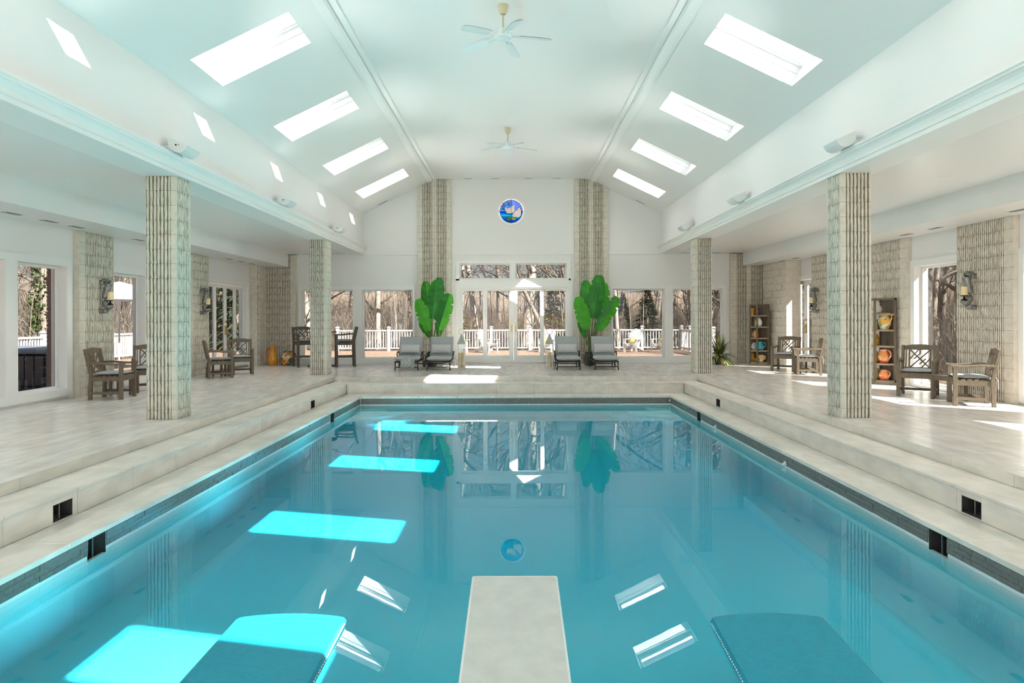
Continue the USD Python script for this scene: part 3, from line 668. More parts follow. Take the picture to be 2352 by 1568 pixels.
for p, q in spans(PC - H0, PC + H0, TL): part(ps, 'riser_tile', MB().bx(p + G / 2, q - G / 2, F0, F0 + .015, Z1, -.0005), 'step_tile')
for p, q in spans(PC - H0 + .03, PC + H0 - .03, TL): part(ps, 'tread_tile', MB().cbx(p + G / 2, q - G / 2, F1 - .012, F0 - .002, Z1 - .03, Z1, .004), 'step_tile')
for p, q in spans(PC - H1 + .012, PC + H1 - .012, TL): part(ps, 'riser_tile', MB().bx(p + G / 2, q - G / 2, F1, F1 + .015, Z2, Z1 - .03), 'step_tile')
for p, q in spans(PC - H1 + .02, PC + H1 - .02, TL): part(ps, 'coping_tile', MB().cbx(p + G / 2, q - G / 2, F2 - .02, F1 - .001, Z2 - .05, Z2, .006), 'step_tile')

# pool shell
PF = [(NW + 1, -1.02), (8.2, -1.0), (15.9, -.80)]
po = thing('pool', 'rectangular swimming pool shell in pale plaster', 'swimming pool')
YN = NW + 1.0
V = np.array([[(PC - H2 - .03, y, z), (PC + H2 + .03, y, z)] for y, z in PF]); m = MB(); m.grid(V); m.grid(V - np.array([0, 0, .12])); part(po, 'pool_floor', m, 'plaster')
for x0, x1, y0, y1, cut in ((PC - H2 - .03, PC - H2, YN, F2 + .03, 1), (PC + H2, PC + H2 + .03, YN, F2 + .03, 1), (PC - H2, PC + H2, F2, F2 + .03, 0), (PC - H2, PC + H2, YN - .03, YN, 0)):
    m = MB(); es = sorted({y0, y1, *([c for s in SK for c in (s - .25, s + SKW - .25)] if cut else [])})
    for p, q in zip(es[:-1], es[1:]):
        sk = cut and any(s - .25 < (p + q) / 2 < s + SKW - .25 for s in SK)
        m.bx(x0, x1, p, q, -1.2, -.58 if sk else Z2 - .051)
    part(po, 'pool_wall', m, 'plaster')
for sg in (-1, 1):
    for i in range(3):
        r = 1.45 - .42 * i; a = np.linspace(0, PI / 2, 16)
        P = [(0, 0)] + [(-sg * r * math.cos(t), -r * math.sin(t)) for t in a]
        z0 = -.98; z1 = -.62 - .07 * (2 - i)
        part(po, 'corner_step', MB().prism(P, z1 - z0, TR(PC + sg * (H2 - .003), F2 - .003, z0)), 'plaster')
m = MB()
for sg in (-1, 1):
    for row in range(3):
        z = Z2 - .054 - .042 * (row + 1)
        es = [YN + .02, *[c for s in SK for c in (s - .25, s + SKW - .25)], F2]
        for p, q in list(zip(es[:-1], es[1:]))[::2]:
            y = p - row * .05 if p > YN + .1 else p
            while y < q - .004:
                L = rnd.choice((.10, .15, .22, .30)); a_, b_ = max(y, p), min(y + L, q); e = rnd.uniform(.004, .010)
                if b_ - a_ > .004: m.bx(*sorted((PC + sg * H2, PC + sg * (H2 - e))), a_, b_, z, z + .040)
                y += L + .003
for row in range(3):
    z = Z2 - .054 - .042 * (row + 1); x = PC - H2 + .02
    while x < PC + H2 - .05:
        L = rnd.choice((.10, .15, .22, .30)); e = rnd.uniform(.004, .010); m.bx(x, min(x + L, PC + H2), F2 - e, F2, z, z + .040); x += L + .003
part(po, 'waterline_mosaic', m, 'mosaic', kind='stuff')
wm = MB()
ys = np.array([YN + .002, 8.2, F2 - .012]); 
bot = [(PC - H2 + .012, YN + .002, -1.005), (PC + H2 - .012, YN + .002, -1.005), (PC + H2 - .012, 8.2, -.985), (PC - H2 + .012, 8.2, -.985), (PC + H2 - .012, F2 - .012, -.785), (PC - H2 + .012, F2 - .012, -.785)]
top = [(x, y, ZW) for x, y, z in bot]
wm.add(bot + top, [t[::-1] for t in [(0, 1, 2), (0, 2, 3), (3, 2, 4), (3, 4, 5), (6, 9, 8), (6, 8, 7), (9, 11, 10), (9, 10, 8), (0, 6, 7), (0, 7, 1), (1, 7, 8), (1, 8, 2), (2, 8, 10), (2, 10, 4), (4, 10, 11), (4, 11, 5), (5, 11, 9), (5, 9, 3), (3, 9, 6), (3, 6, 0)]])
single('pool_water', wm, 'water', 'still turquoise water filling the swimming pool', 'water', kind='stuff')

def skimmer(label, sg, y, low):
    k = thing('skimmer_opening', label, 'skimmer')
    xa = PC + sg * (H1 + .003 if not low else H2 + .002); xb = xa + sg * .22
    z0, z1 = (Z2 + .012, Z1 - .075) if not low else (-.62, Z2 - .056)
    y0, y1 = (y, y + SKW) if not low else (y - .25, y + SKW - .25)
    m = MB(); t = .006
    m.bx(*sorted((xb, xb + sg * t)), y0, y1, z0, z1).bx(*sorted((xa, xb)), y0, y0 + t, z0, z1).bx(*sorted((xa, xb)), y1 - t, y1, z0, z1).bx(*sorted((xa, xb)), y0, y1, z1 - t, z1).bx(*sorted((xa, xb)), y0, y1, z0, z0 + t)
    part(k, 'recess', m, 'dark_void')
    m = MB().bx(*sorted((xa + sg * .03, xa + sg * .04)), (y0 + y1) / 2 - .004, (y0 + y1) / 2 + .004, z0 + t, z1 - t); part(k, 'divider', m, 'steel')
for sg, nm in ((-1, 'left'), (1, 'right')):
    for i, y in enumerate(SK):
        w = ('near', 'far')[i]
        skimmer(f'square dark opening in the {nm} step riser, {w} one', sg, y, False)
        skimmer(f'dark skimmer mouth in the {nm} waterline tiles, {w} one', sg, y, True)
for i, y in enumerate((9.0, 12.1)):
    k = thing('return_fitting', f'small white return fitting at the right waterline, {("near", "far")[i]} one', 'pool fitting', loc=(PC + H2 - .012, y, -.50))
    m = MB().tube([(0, 0, 0), (-.012, 0, 0)], .035, 14); part(k, 'flange', m, 'white_plastic')
    m = MB().tube([(-.012, 0, 0), (-.05, 0, -.01)], .016, 10); part(k, 'nozzle', m, 'white_plastic')

# ---------------------------------------------------------------- diving board and floats
k = thing('diving_board', 'pale gritty diving board reaching out over the water', 'diving board')
P0, P1 = np.array([.02 + .07, 4.17, -.152]), np.array([.02 + .07, .2, -.53 + .0])
P0[0] = P1[0] = .068
d = (P1 - P0); L = np.linalg.norm(d); d /= L; up = np.cross([1.0, 0, 0], d); up = -up if up[2] < 0 else up
T = np.eye(4); T[:3, 0] = (1, 0, 0); T[:3, 1] = d; T[:3, 2] = up; T[:3, 3] = P0
hw = .254
out = Polygon([(-hw, 0), (hw, 0), (hw, L), (-hw, L)]).buffer(-.02).buffer(.02, 8)
part(k, 'plank', MB().prism(out, .052, T @ TR(0, 0, -.054)), 'board_edge')
part(k, 'grit_top', MB().prism(out.buffer(-.012), .004, T @ TR(0, 0, -.003)), 'board_grit')
m = MB()
for sx in (-.17, .17): m.tube([(P0[0] + sx, 1.6, -.50), (P0[0] + sx, 1.5, -.47), (P0[0] + sx, .6, -1.02)], .03, 10)
m.bx(P0[0] - .22, P0[0] + .22, 1.55, 1.65, -.52, -.455)
part(k, 'stand', m, 'steel')

def raft(label, x0, x1, y0, y1, skew, z=ZW):
    k = thing('pool_raft', label, 'pool float'); nx, ny = 18, 26; h = .085
    m = MB(); u = np.linspace(-1, 1, nx); U = np.sign(u) * (1 - (1 - np.abs(u)) ** 1.6); t = np.linspace(-1, 1, ny); Tt = np.sign(t) * (1 - (1 - np.abs(t)) ** 1.8)
    def sur(sgn):
        A, B = np.meshgrid(U, Tt, indexing='ij')
        prof = np.clip(1 - np.abs(A) ** 26, 0, 1) ** .35 * np.clip(1 - np.abs(B) ** 30, 0, 1) ** .35
        bow = .03 * (1 - A ** 2) * np.clip((B - .82) / .18, 0, 1)
        X = (x0 + x1) / 2 + A * (x1 - x0) / 2 + skew * B * .5
        Y = (y0 + y1) / 2 + B * (y1 - y0) / 2 + np.clip(B, 0, 1) * .035 * (1 - A ** 2)
        Z = z + .012 + sgn * h / 2 * prof + (bow * .4 if sgn > 0 else 0)
        G_ = np.stack([X, Y, Z], -1); return G_ if sgn > 0 else G_[::-1]
    m.grid(sur(1)); m.grid(sur(-1)); part(k, 'mat', m, 'foam_vinyl', smooth=40)
    m = MB()
    for e in (-1, 1):
        xs = (x0 if e < 0 else x1)
        n_ = 60
        for i in range(n_):
            y = y0 + .03 + (y1 - y0 - .06) * i / n_; b = (y - (y0 + y1) / 2) / ((y1 - y0) / 2)
            m.bx(xs + skew * b * .5 - .003, xs + skew * b * .5 + .003, y, y + .012, z + .012, z + .019)
    part(k, 'edge_stitching', m, 'white_plastic', kind='stuff')
raft('aqua pool raft left of the diving board, half in sunlight', -1.68, -.99, 2.55, 4.42, -.02)
raft('aqua pool raft right of the diving board, in shade', 1.255, 1.965, 2.55, 4.40, .09)
def grey_block(label, x0, x1, y0, y1, z):
    k = thing('pool_lounger', label, 'pool float', loc=((x0 + x1) / 2, (y0 + y1) / 2, z - .20))
    part(k, 'cushion', cushion(x1 - x0, y1 - y0, .2, 18, 18, 14, .05), 'grey_foam', smooth=50)
    part(k, 'base_pad', cushion((x1 - x0) * .96, (y1 - y0) * .96, .12, 12, 12, 12, .05).moved(TR(0, 0, -.075)), 'grey_foam', smooth=50)
grey_block('pale grey padded float at the lower left corner', -2.95, -1.85, 2.3, 3.30, -.30)
grey_block('pale grey padded float at the lower right corner', 2.37, 3.3, 2.3, 3.27, -.30)
# ---------------------------------------------------------------- ceiling and wall fixtures
def uplight(label, sg, y, power=True):
    """tilting box flood that washes the ceiling: fixed on the beam, open side up"""
    k = thing('wall_uplight', label, 'wall light', loc=(sg * IN, y, 3.66), rz=(0 if sg < 0 else PI), group='uplights along the beams' if False else None)
    # local: +x away from the wall
    m = MB().cbx(0, .02, -.05, .36, -.05, .05, .004).bx(.02, .13, -.012, -.004, -.035, .03).bx(.02, .13, .30, .308, -.035, .03).tube([(.06, -.02, 0), (.06, .32, 0)], .006, 6)
    part(k, 'bracket', m, 'fixture_white')
    a = np.linspace(PI * 1.02, PI * 1.98, 14)
    pr = [(.30 + .0, .03)] if False else []
    pts = [(-.135, .05)] + [(.13 * math.cos(t), .02 + .115 * math.sin(t)) for t in a] + [(.135, .05)]
    tilt = -.42
    ang = np.array([[math.cos(tilt), 0, math.sin(tilt)], [0, 1, 0], [-math.sin(tilt), 0, math.cos(tilt)]])
    T = np.eye(4); T[:3, :3] = np.array([[math.cos(tilt), -math.sin(tilt), 0], [0, 0, 1], [math.sin(tilt), math.cos(tilt), 0]]); T[:3, 3] = (.21, -.03, .03)
    outer = Polygon(pts); inner = outer.buffer(-.008)
    m = MB().prism(outer.difference(inner.union(Polygon([(-.127, .02), (.127, .02), (.127, .08), (-.127, .08)]))), .36, T).prism(outer, .008, T @ TR(0, 0, -.008)).prism(outer, .008, T @ TR(0, 0, .36))
    part(k, 'housing', m, 'fixture_white', smooth=30)
    m = MB().prism(Polygon([(-.126, .028), (.126, .028), (.126, .034), (-.126, .034)]), .36, T); part(k, 'lens', m, 'fixture_lens')
    m = MB().tube([(.20, -.042, .03), (.20, -.046, .03)], .012, 8).tube([(.235, -.042, .03), (.235, -.045, .03)], .006, 6); part(k, 'pivot_knob', m, 'dark_metal')
    if power:
        L = UsdLux.SphereLight.Define(stage, str(k.GetPath()) + '/lamp'); L.CreateRadiusAttr(.10)
        L.CreateIntensityAttr(UP_POWER * LAMP); L.CreateColorAttr(Gf.Vec3f(1.0, .985, .965))
        sh = UsdLux.ShapingAPI.Apply(L.GetPrim()); sh.CreateShapingConeAngleAttr(42.0); sh.CreateShapingConeSoftnessAttr(1.0)
        n_ = np.array([math.cos(.33), 0, math.sin(.33)])          # flood aimed across the room at the opposite slope
        z_ = -n_; y_ = np.array([0, 1.0, 0]); x_ = np.cross(y_, z_)
        L.AddTransformOp().Set(Gf.Matrix4d(*[float(q) for q in (*x_, 0, *y_, 0, *z_, 0, .25, .15, .17, 1)]))
mk('fixture_lens', (.75, .76, .74), .3)
UP_POWER = 150.0
for sg, nm in ((-1, 'left'), (1, 'right')):
    for i, y in enumerate((5.0, 9.22, 13.46, 17.58)):
        uplight(f'white tilting flood light on the {nm} beam, {("above the diving board end", "nearest one in view", "middle one", "farthest one")[i]}', sg, y + (.1 if sg > 0 else 0))

CAN_POWER = 300.0
def can(label, x, y):
    k = thing('recessed_light', label, 'ceiling light', loc=(x, y, EAVE))
    ringp = MB().lathe([(.075, -.001), (.10, -.006), (.105, -.002), (.105, .0), (.075, .0)], 24); part(k, 'trim_ring', ringp, 'white_plastic')
    part(k, 'reflector', MB().lathe([(.074, -.0006), (.03, -.0008), (0.001, -.0008)], 24), 'fixture_white')
    L = UsdLux.SphereLight.Define(stage, str(k.GetPath()) + '/lamp'); L.CreateRadiusAttr(.05); L.CreateIntensityAttr(CAN_POWER * LAMP); L.CreateColorAttr(Gf.Vec3f(1.0, .965, .92)); L.AddTranslateOp().Set(Gf.Vec3d(0, 0, -.06))
    sh = UsdLux.ShapingAPI.Apply(L.GetPrim()); sh.CreateShapingConeAngleAttr(62.0); sh.CreateShapingConeSoftnessAttr(.9)
for sg, nm in ((-1, 'left'), (1, 'right')):
    for y, w in ((3.9, 'behind the picture edge'), (6.9, 'just outside the picture edge'), (9.9, 'level with the near column'), (12.9, 'midway between the two columns'), (15.9, 'just before the far column'), (18.85, 'past the far column')):
        can(f'round recessed downlight in the {nm} aisle ceiling, {w}', sg * 6.18, y)

def vent(label, x, y, z, lx, ly, rot=None, horiz=True):
    k = thing('air_vent', label, 'air vent', loc=(x, y, z))
    long_x = lx > ly
    part(k, 'frame', MB().bx(-lx / 2 - .02, lx / 2 + .02, -ly / 2 - .02, ly / 2 + .02, -.005, -.0005), 'fixture_white')
    part(k, 'slot', MB().bx(-lx / 2, lx / 2, -ly / 2, ly / 2, -.0075, -.0052), 'vent_dark')
    m = MB(); (m.bx(-lx / 2, lx / 2, -.006, .006, -.012, -.007) if long_x else m.bx(-.006, .006, -ly / 2, ly / 2, -.012, -.007)); part(k, 'vane', m, 'fixture_white')
for y, w in ((10.5, 'at the picture edge'), (11.35, 'over the middle of the tall window'), (12.05, 'just before the first sconce pilaster'), (14.05, 'above the umbrella window'), (15.6, 'hidden behind the near column'), (18.5, 'over the near leaf of the folding doors'), (19.3, 'over the middle of the folding doors'), (20.15, 'over the far leaf of the folding doors')): vent(f'dark slot air vent under the left soffit, {w}', -7.5, y, SOF, .10, .32)
for y, w in ((10.52, 'at the picture edge'), (12.6, 'over the near end of the big window'), (13.55, 'over the far end of the big window'), (16.2, 'hidden behind the near column'), (18.85, 'over the near leaf of the doors'), (19.75, 'over the far leaf of the doors')): vent(f'dark slot air vent under the right soffit, {w}', 7.70, y, SOF, .10, .32)
for i, x in enumerate((-1.34, -.5, .54, 1.39)): vent(f'slot air vent in the flat crown ceiling above the round window, {("leftmost", "second from left", "third from left", "rightmost")[i]}', x, 21.36, 5.685, .24, .06)
for i, x in enumerate((-6.25, -5.4, 5.33, 6.25)): vent(f'slot air vent at the far end of the {("left", "left", "right", "right")[i]} aisle ceiling, {("outer", "inner", "inner", "outer")[i]} one', x, 21.3, EAVE, .30, .06)
for sg in (-1, 1):
    k = thing('air_vent', f'thin slot air vent on the {"left" if sg < 0 else "right"} sloping ceiling by the gable', 'air vent', loc=(sg * 3.93, 21.3, 4.945))
    f = MB().bar((-.16, 0, .0774 * sg), (.16, 0, -.0774 * sg), .07, .006); part(k, 'frame', f, 'fixture_white')
    f = MB().bar((-.13, 0, .0629 * sg - .004), (.13, 0, -.0629 * sg - .004), .035, .005); part(k, 'slot', f, 'vent_dark')

def fan(label, x, y, a0):
    k = thing('ceiling_fan', label, 'ceiling fan', loc=(x, y, 5.685))
    part(k, 'canopy', MB().lathe([(.075, 0), (.075, -.02), (.06, -.09), (.045, -.12), (.02, -.125)], 24), 'fan_cream', smooth=40)
    part(k, 'downrod', MB().tube([(0, 0, -.11), (0, 0, -.34)], .014, 10), 'fan_cream')
    part(k, 'motor', MB().lathe([(.02, -.31), (.05, -.32), (.06, -.36), (.062, -.39), (.11, -.40), (.118, -.43), (.112, -.455), (.07, -.465), (.055, -.485), (.001, -.49)], 28), 'fan_white', smooth=40)
    for i in range(5):
        a = a0 + i * 2 * PI / 5
        s_ = np.linspace(0, 1, 12); w = .062 + .018 * s_; w[-3:] *= (.97, .85, .5); w[:1] *= .7
        r_ = .21 + .46 * s_
        top = np.stack([r_, w, -.425 - .045 * s_ + .012], -1); botm = np.stack([r_, -w, -.425 - .045 * s_ - .012], -1)
        G_ = np.stack([botm, (botm + top) / 2 + np.array([0, 0, .006]), top], 1)
        m = MB().grid(G_).grid((G_ - np.array([0, 0, .006]))[::-1]); 
        b = part(k, 'blade', m.moved(TR(rz=a)), 'fan_white', smooth=50)
        m = MB().bar((.09, .02, -.43), (.27, .03, -.432), .018, .006).bar((.09, -.02, -.43), (.27, -.03, -.445), .018, .006); part(b, 'blade_arm', m.moved(TR(rz=a)), 'fan_white')
fan('white five-bladed ceiling fan, the nearer and larger one', -.07, 9.56, .03)
fan('white five-bladed ceiling fan, the farther one by the gable', -.06, 15.71, .25)

def sconce(label, X, y, sg):
    k = thing('wall_sconce', label, 'wall sconce', loc=(X, y, 1.83), rz=(0 if sg < 0 else PI))
    def curve(P, n=26):
        P = np.array(P, float); q = np.linspace(0, len(P) - 1, n); i = np.minimum(q.astype(int), len(P) - 2); t = (q - i)[:, None]; t = t * t * (3 - 2 * t) * .35 + t * .65
        c = P[i] * (1 - t) + P[i + 1] * t; return np.stack([c[:, 0], c[:, 2] if c.shape[1] > 2 else np.zeros(n), c[:, 1]], -1)
    m = MB().tube(curve([(.04, .265), (.07, .30), (.125, .295), (.165, .255), (.15, .18), (.115, .08), (.095, -.02), (.095, -.11), (.125, -.175), (.185, -.195), (.235, -.165)]), np.interp(np.linspace(0, 1, 26), [0, .15, .35, .5, .7, .85, 1], [.044, .05, .064, .058, .054, .060, .036]), 12)
    part(k, 'scroll', m, 'silver_leaf', smooth=50)
    m = MB().tube(curve([(-.003, .265), (.03, .265), (.06, .268)], 6), np.linspace(.05, .04, 6), 12).tube(curve([(-.003, -.275), (.05, -.275), (.11, -.265), (.15, -.245)], 10), np.linspace(.048, .034, 10), 12)
    for x_, z_ in ((.045, .268), (.10, -.268)): m.lathe([(.001, -.052), (.03, -.045), (.05, 0), (.03, .045), (.001, .052)], 12, (x_, 0, z_))
    part(k, 'scroll_end', m, 'silver_leaf', smooth=50)
    m = MB().lathe([(.001, -.165), (.045, -.16), (.055, -.145), (.02, -.125), (.014, -.10), (.014, -.085), (.05, -.08), (.053, -.066), (.001, -.066)], 18, (.19, 0, 0)); part(k, 'cup', m, 'dark_metal', smooth=50)
    m = MB().lathe([(.001, -.066), (.052, -.066), (.054, .075), (.048, .085), (.001, .08)], 20, (.19, 0, 0)); part(k, 'candle', m, 'candle', smooth=40)
sconce('silver scroll candle sconce on the nearer left pilaster', -7.755, 13.17, -1)
sconce('silver scroll candle sconce on the pilaster beside the left folding doors', -7.755, 17.38, -1)
sconce('silver scroll candle sconce on the nearest right pilaster', 8.0, 11.98, 1)
sconce('silver scroll candle sconce on the far right pilaster past the column', 8.0, 18.14, 1)

# ---------------------------------------------------------------- armchairs and small tables
def lattice(m, w, z0, z1, yf, t=.022):
    """chinese lattice between x=-w..w and z0..z1; yf(z) gives the depth of the raked back"""
    def b(x0, za, x1, zb, q=t): m.bar((x0, yf(za), za), (x1, yf(zb), zb), q, .022, (0, 1, .1))
    pw = w * .62; cz = (z0 + z1) / 2; hh = (z1 - z0) / 2
    for s in (-1, 1):
        b(s * pw, z0, s * pw, z1); b(s * w * .81, z0, s * w * .81, z1, t * .9)
    b(-pw, z0, pw, z1); b(-pw, z1, pw, z0)
    q = .42
    b(-pw, cz - hh * .1, -pw * .1, z1); b(-pw * .1, z0, -pw, cz + hh * .1) if False else None
    b(pw * .1, z0, pw, cz + hh * .1); b(-pw * .55, cz - hh * .02, pw * .02, cz + hh * .55); b(-pw * .02, cz - hh * .55, pw * .55, cz + hh * .02)
    b(0, cz + hh * .52, 0, z1)
def armchair(name, label, seat_z, back_top, wood, legs_extra=False, cush='grey_canvas', cat='chair', foot=False):
    k = thing(name, label, cat)
    W, Dp = .27, .245                     # half width at legs, half depth (front is -y)
    sz = seat_z; arm = sz + .205
    yb = lambda z: Dp + max(0, z - sz) * .22
    for s in (-1, 1):
        m = MB().cbx(s * W - .03, s * W + .03, -Dp - .03, -Dp + .03, 0, arm - .015, .004); part(k, 'leg', m, wood)
        m = MB().bar((s * W, Dp + .02, 0), (s * W, Dp, sz), .055, .055, (0, 1, 0), .004).bar((s * W, Dp, sz - .02), (s * W, yb(back_top - .02), back_top - .02), .052, .045, (0, 1, 0), .004); part(k, 'leg', m, wood)
        t = np.linspace(0, 1, 9); y = Dp + .06 - t * (2 * Dp + .12); z = arm + .012 * np.sin(2 * PI * t) ; hw = .028 + .008 * np.sin(PI * t)
        A = np.stack([np.full(9, s * W), y, z], -1); m = MB()
        ringp = np.array([(-1, -.017), (1, -.017), (1, .012), (.7, .019), (-.7, .019), (-1, .012)])
        V = np.array([[(A[i, 0] + q[0] * hw[i], A[i, 1], A[i, 2] + q[1]) for q in np.vstack([ringp, ringp[:1]])] for i in range(9)])
        m.grid(V); m.add(V[0][:6], [(0, 1, 2), (0, 2, 3), (0, 3, 4), (0, 4, 5)]); m.add(V[-1][:6], [(0, 2, 1), (0, 3, 2), (0, 4, 3), (0, 5, 4)]); part(k, 'armrest', m, wood)
        part(k, 'stretcher', MB().bar((s * W, -Dp, .115 if not foot else .30), (s * W, Dp + .015, .115 if not foot else .30), .028, .045), wood)
        part(k, 'side_rail', MB().bar((s * W, -Dp, sz - .06), (s * W, Dp, sz - .06), .03, .075), wood)
    part(k, 'apron', MB().bar((-W, -Dp, sz - .06), (W, -Dp, sz - .06), .03, .075), wood); m = MB().bar((-W, Dp, sz - .06), (W, Dp, sz - .06), .03, .075)
    part(k, 'apron', m, wood); m = MB().bar((-W, .03, .115 if not foot else .30), (W, .03, .115 if not foot else .30), .028, .045)
    if foot: m.bar((-W, -Dp, .30), (W, -Dp, .30), .03, .04)
    part(k, 'stretcher', m, wood)
    for i in range(6):
        y = -Dp + .02 + i * (2 * Dp - .05) / 5; part(k, 'seat_slat', MB().cbx(-W + .02, W - .02, y - .03, y + .03, sz - .024, sz - .002, .003), wood)
    m = MB(); n = 13; xs = np.linspace(-W, W, n)
    for a, b in zip(xs[:-1], xs[1:]):
        za, zb = (back_top - .035 + .035 * math.cos(q / W * PI / 2) ** .8 for q in (a, b))
        y = yb(back_top - .04); m.add([(a, y - .016, back_top - .10), (b, y - .016, back_top - .10), (b, y - .010, zb), (a, y - .010, za), (a, y + .012, back_top - .10), (b, y + .012, back_top - .10), (b, y + .018, zb), (a, y + .018, za)],
              [(0, 1, 2, 3), (5, 4, 7, 6), (3, 2, 6, 7), (1, 0, 4, 5)])
    part(k, 'top_rail', m, wood)
    m = MB(); lattice(m, W, sz + .05, back_top - .09, yb); m.bar((-W, yb(sz + .05), sz + .05), (W, yb(sz + .05), sz + .05), .04, .022, (0, 1, 0)); part(k, 'lattice_back', m, wood)
    c = part(k, 'seat_cushion', cushion(.50, .47, .07, 16, 16, 6, .5).moved(TR(0, -.015, sz)), cush, smooth=60)
    m = MB()
    for s in (-1, 1):
        m.tube([(s * .25, .215, sz + .02), (s * .275, .30, sz + .03), (s * .30, .315, sz - .02), (s * .29, .32, sz - .14)], .005, 5).tube([(s * .275, .30, sz + .03), (s * .25, .32, sz - .03), (s * .255, .325, sz - .11)], .005, 5)
    part(c, 'cushion_tie', m, 'pillow_grey')
    return k
ac = armchair('armchair', 'dark teak lattice-back armchair in side view before the first left pilaster', .42, .90, 'teak')
UsdGeom.Xformable(ac).GetOrderedXformOps()[0].Set(Gf.Vec3d(-7.06, 12.38, 0)); UsdGeom.Xformable(ac).GetOrderedXformOps()[1].Set(math.degrees(facing(1, .12)))
GA = 'lattice-back armchairs along the windows'
tag(ac, group=GA)
for loc, f, l in (((-7.12, 13.72), (.45, -.9), 'dark teak lattice-back armchair half hidden behind the near left column'),
                  ((-7.0, 16.72), (.88, .48), 'dark teak lattice-back armchair seen from behind, left of the folding doors'),
                  ((-6.92, 17.78), (.42, -.9), 'dark teak lattice-back armchair facing out in front of the folding doors')):
    dup(ac, (*loc, 0), facing(*f), l, GA)
ag = armchair('armchair', 'brown teak lattice-back armchair turned to the camera, left of the near right pair', .42, .90, 'teak_light')  if False else None
dup(ac, (7.21, 12.33, 0), facing(-.60, -.80), 'brown teak lattice-back armchair before the right window, left one of the near right pair', GA)
dup(ac, (7.20, 18.32, 0), facing(-.62, -.78), 'brown teak lattice-back armchair beside the corner shelf, left one of the far right pair', GA)
ap = dup(ac, (7.31, 11.06, 0), facing(-.89, .40), 'sunlit teak lattice-back armchair at the right edge, its back to the near pilaster window', GA)
dup(ac, (7.24, 17.05, 0), facing(-.93, .25), 'sunlit teak lattice-back armchair just left of the near right column', GA)

def side_table(label, loc, rz):
    k = thing('side_table', label, 'side table', (*loc, 0), rz)
    for i in range(5): part(k, 'top_slat', MB().cbx(-.20 + i * .081, -.124 + i * .081, -.20, .20, .40, .42, .003), 'teak')
    for sx in (-1, 1):
        for sy in (-1, 1): part(k, 'leg', MB().cbx(sx * .17 - .022, sx * .17 + .022, sy * .17 - .022, sy * .17 + .022, 0, .40, .003), 'teak')
    for s in (-1, 1):
        part(k, 'apron', MB().bx(-.17, .17, s * .17 - .01, s * .17 + .01, .33, .40), 'teak'); part(k, 'apron', MB().bx(s * .17 - .01, s * .17 + .01, -.15, .15, .33, .40), 'teak')
    return k
side_table('low slatted teak side table between the near left armchairs', (-7.22, 13.02), .15)
side_table('low slatted teak side table between the near right armchairs', (7.36, 11.68), .2)
side_table('low slatted teak side table between the far right armchairs', (7.40, 17.68), .1)
side_table('low slatted teak side table between the far left armchairs', (-7.15, 17.28), -.2)

# ---------------------------------------------------------------- bar set behind the far left column
bc = armchair('bar_chair', 'tall lattice-back bar chair at the left side of the bar table', .74, 1.18, 'dark_teak', cat='bar chair', foot=True)
UsdGeom.Xformable(bc).GetOrderedXformOps()[0].Set(Gf.Vec3d(-6.10, 20.55, 0)); UsdGeom.Xformable(bc).GetOrderedXformOps()[1].Set(math.degrees(facing(.55, -.85)))
tag(bc, group='bar chairs')
dup(bc, (-4.90, 20.45, 0), facing(-.93, -.30), 'tall lattice-back bar chair right of the far left column', 'bar chairs')
k = thing('bar_table', 'round bar-height pedestal table mostly hidden by the far left column', 'table', (-5.52, 20.22, 0))
part(k, 'table_top', MB().lathe([(.001, 1.0), (.40, 1.0), (.43, 1.01), (.43, 1.03), (.40, 1.035), (.001, 1.035)], 32), 'dark_teak')
part(k, 'pedestal', MB().lathe([(.04, .06), (.045, .4), (.06, .5), (.045, .6), (.04, .95), (.12, 1.0)], 16), 'dark_teak', smooth=40)
for i in range(4): part(k, 'foot', MB().bar((0, 0, .09), (.40 * math.cos(i * PI / 2 + .2), .40 * math.sin(i * PI / 2 + .2), .03), .06, .05, (0, 0, 1), .006), 'dark_teak')

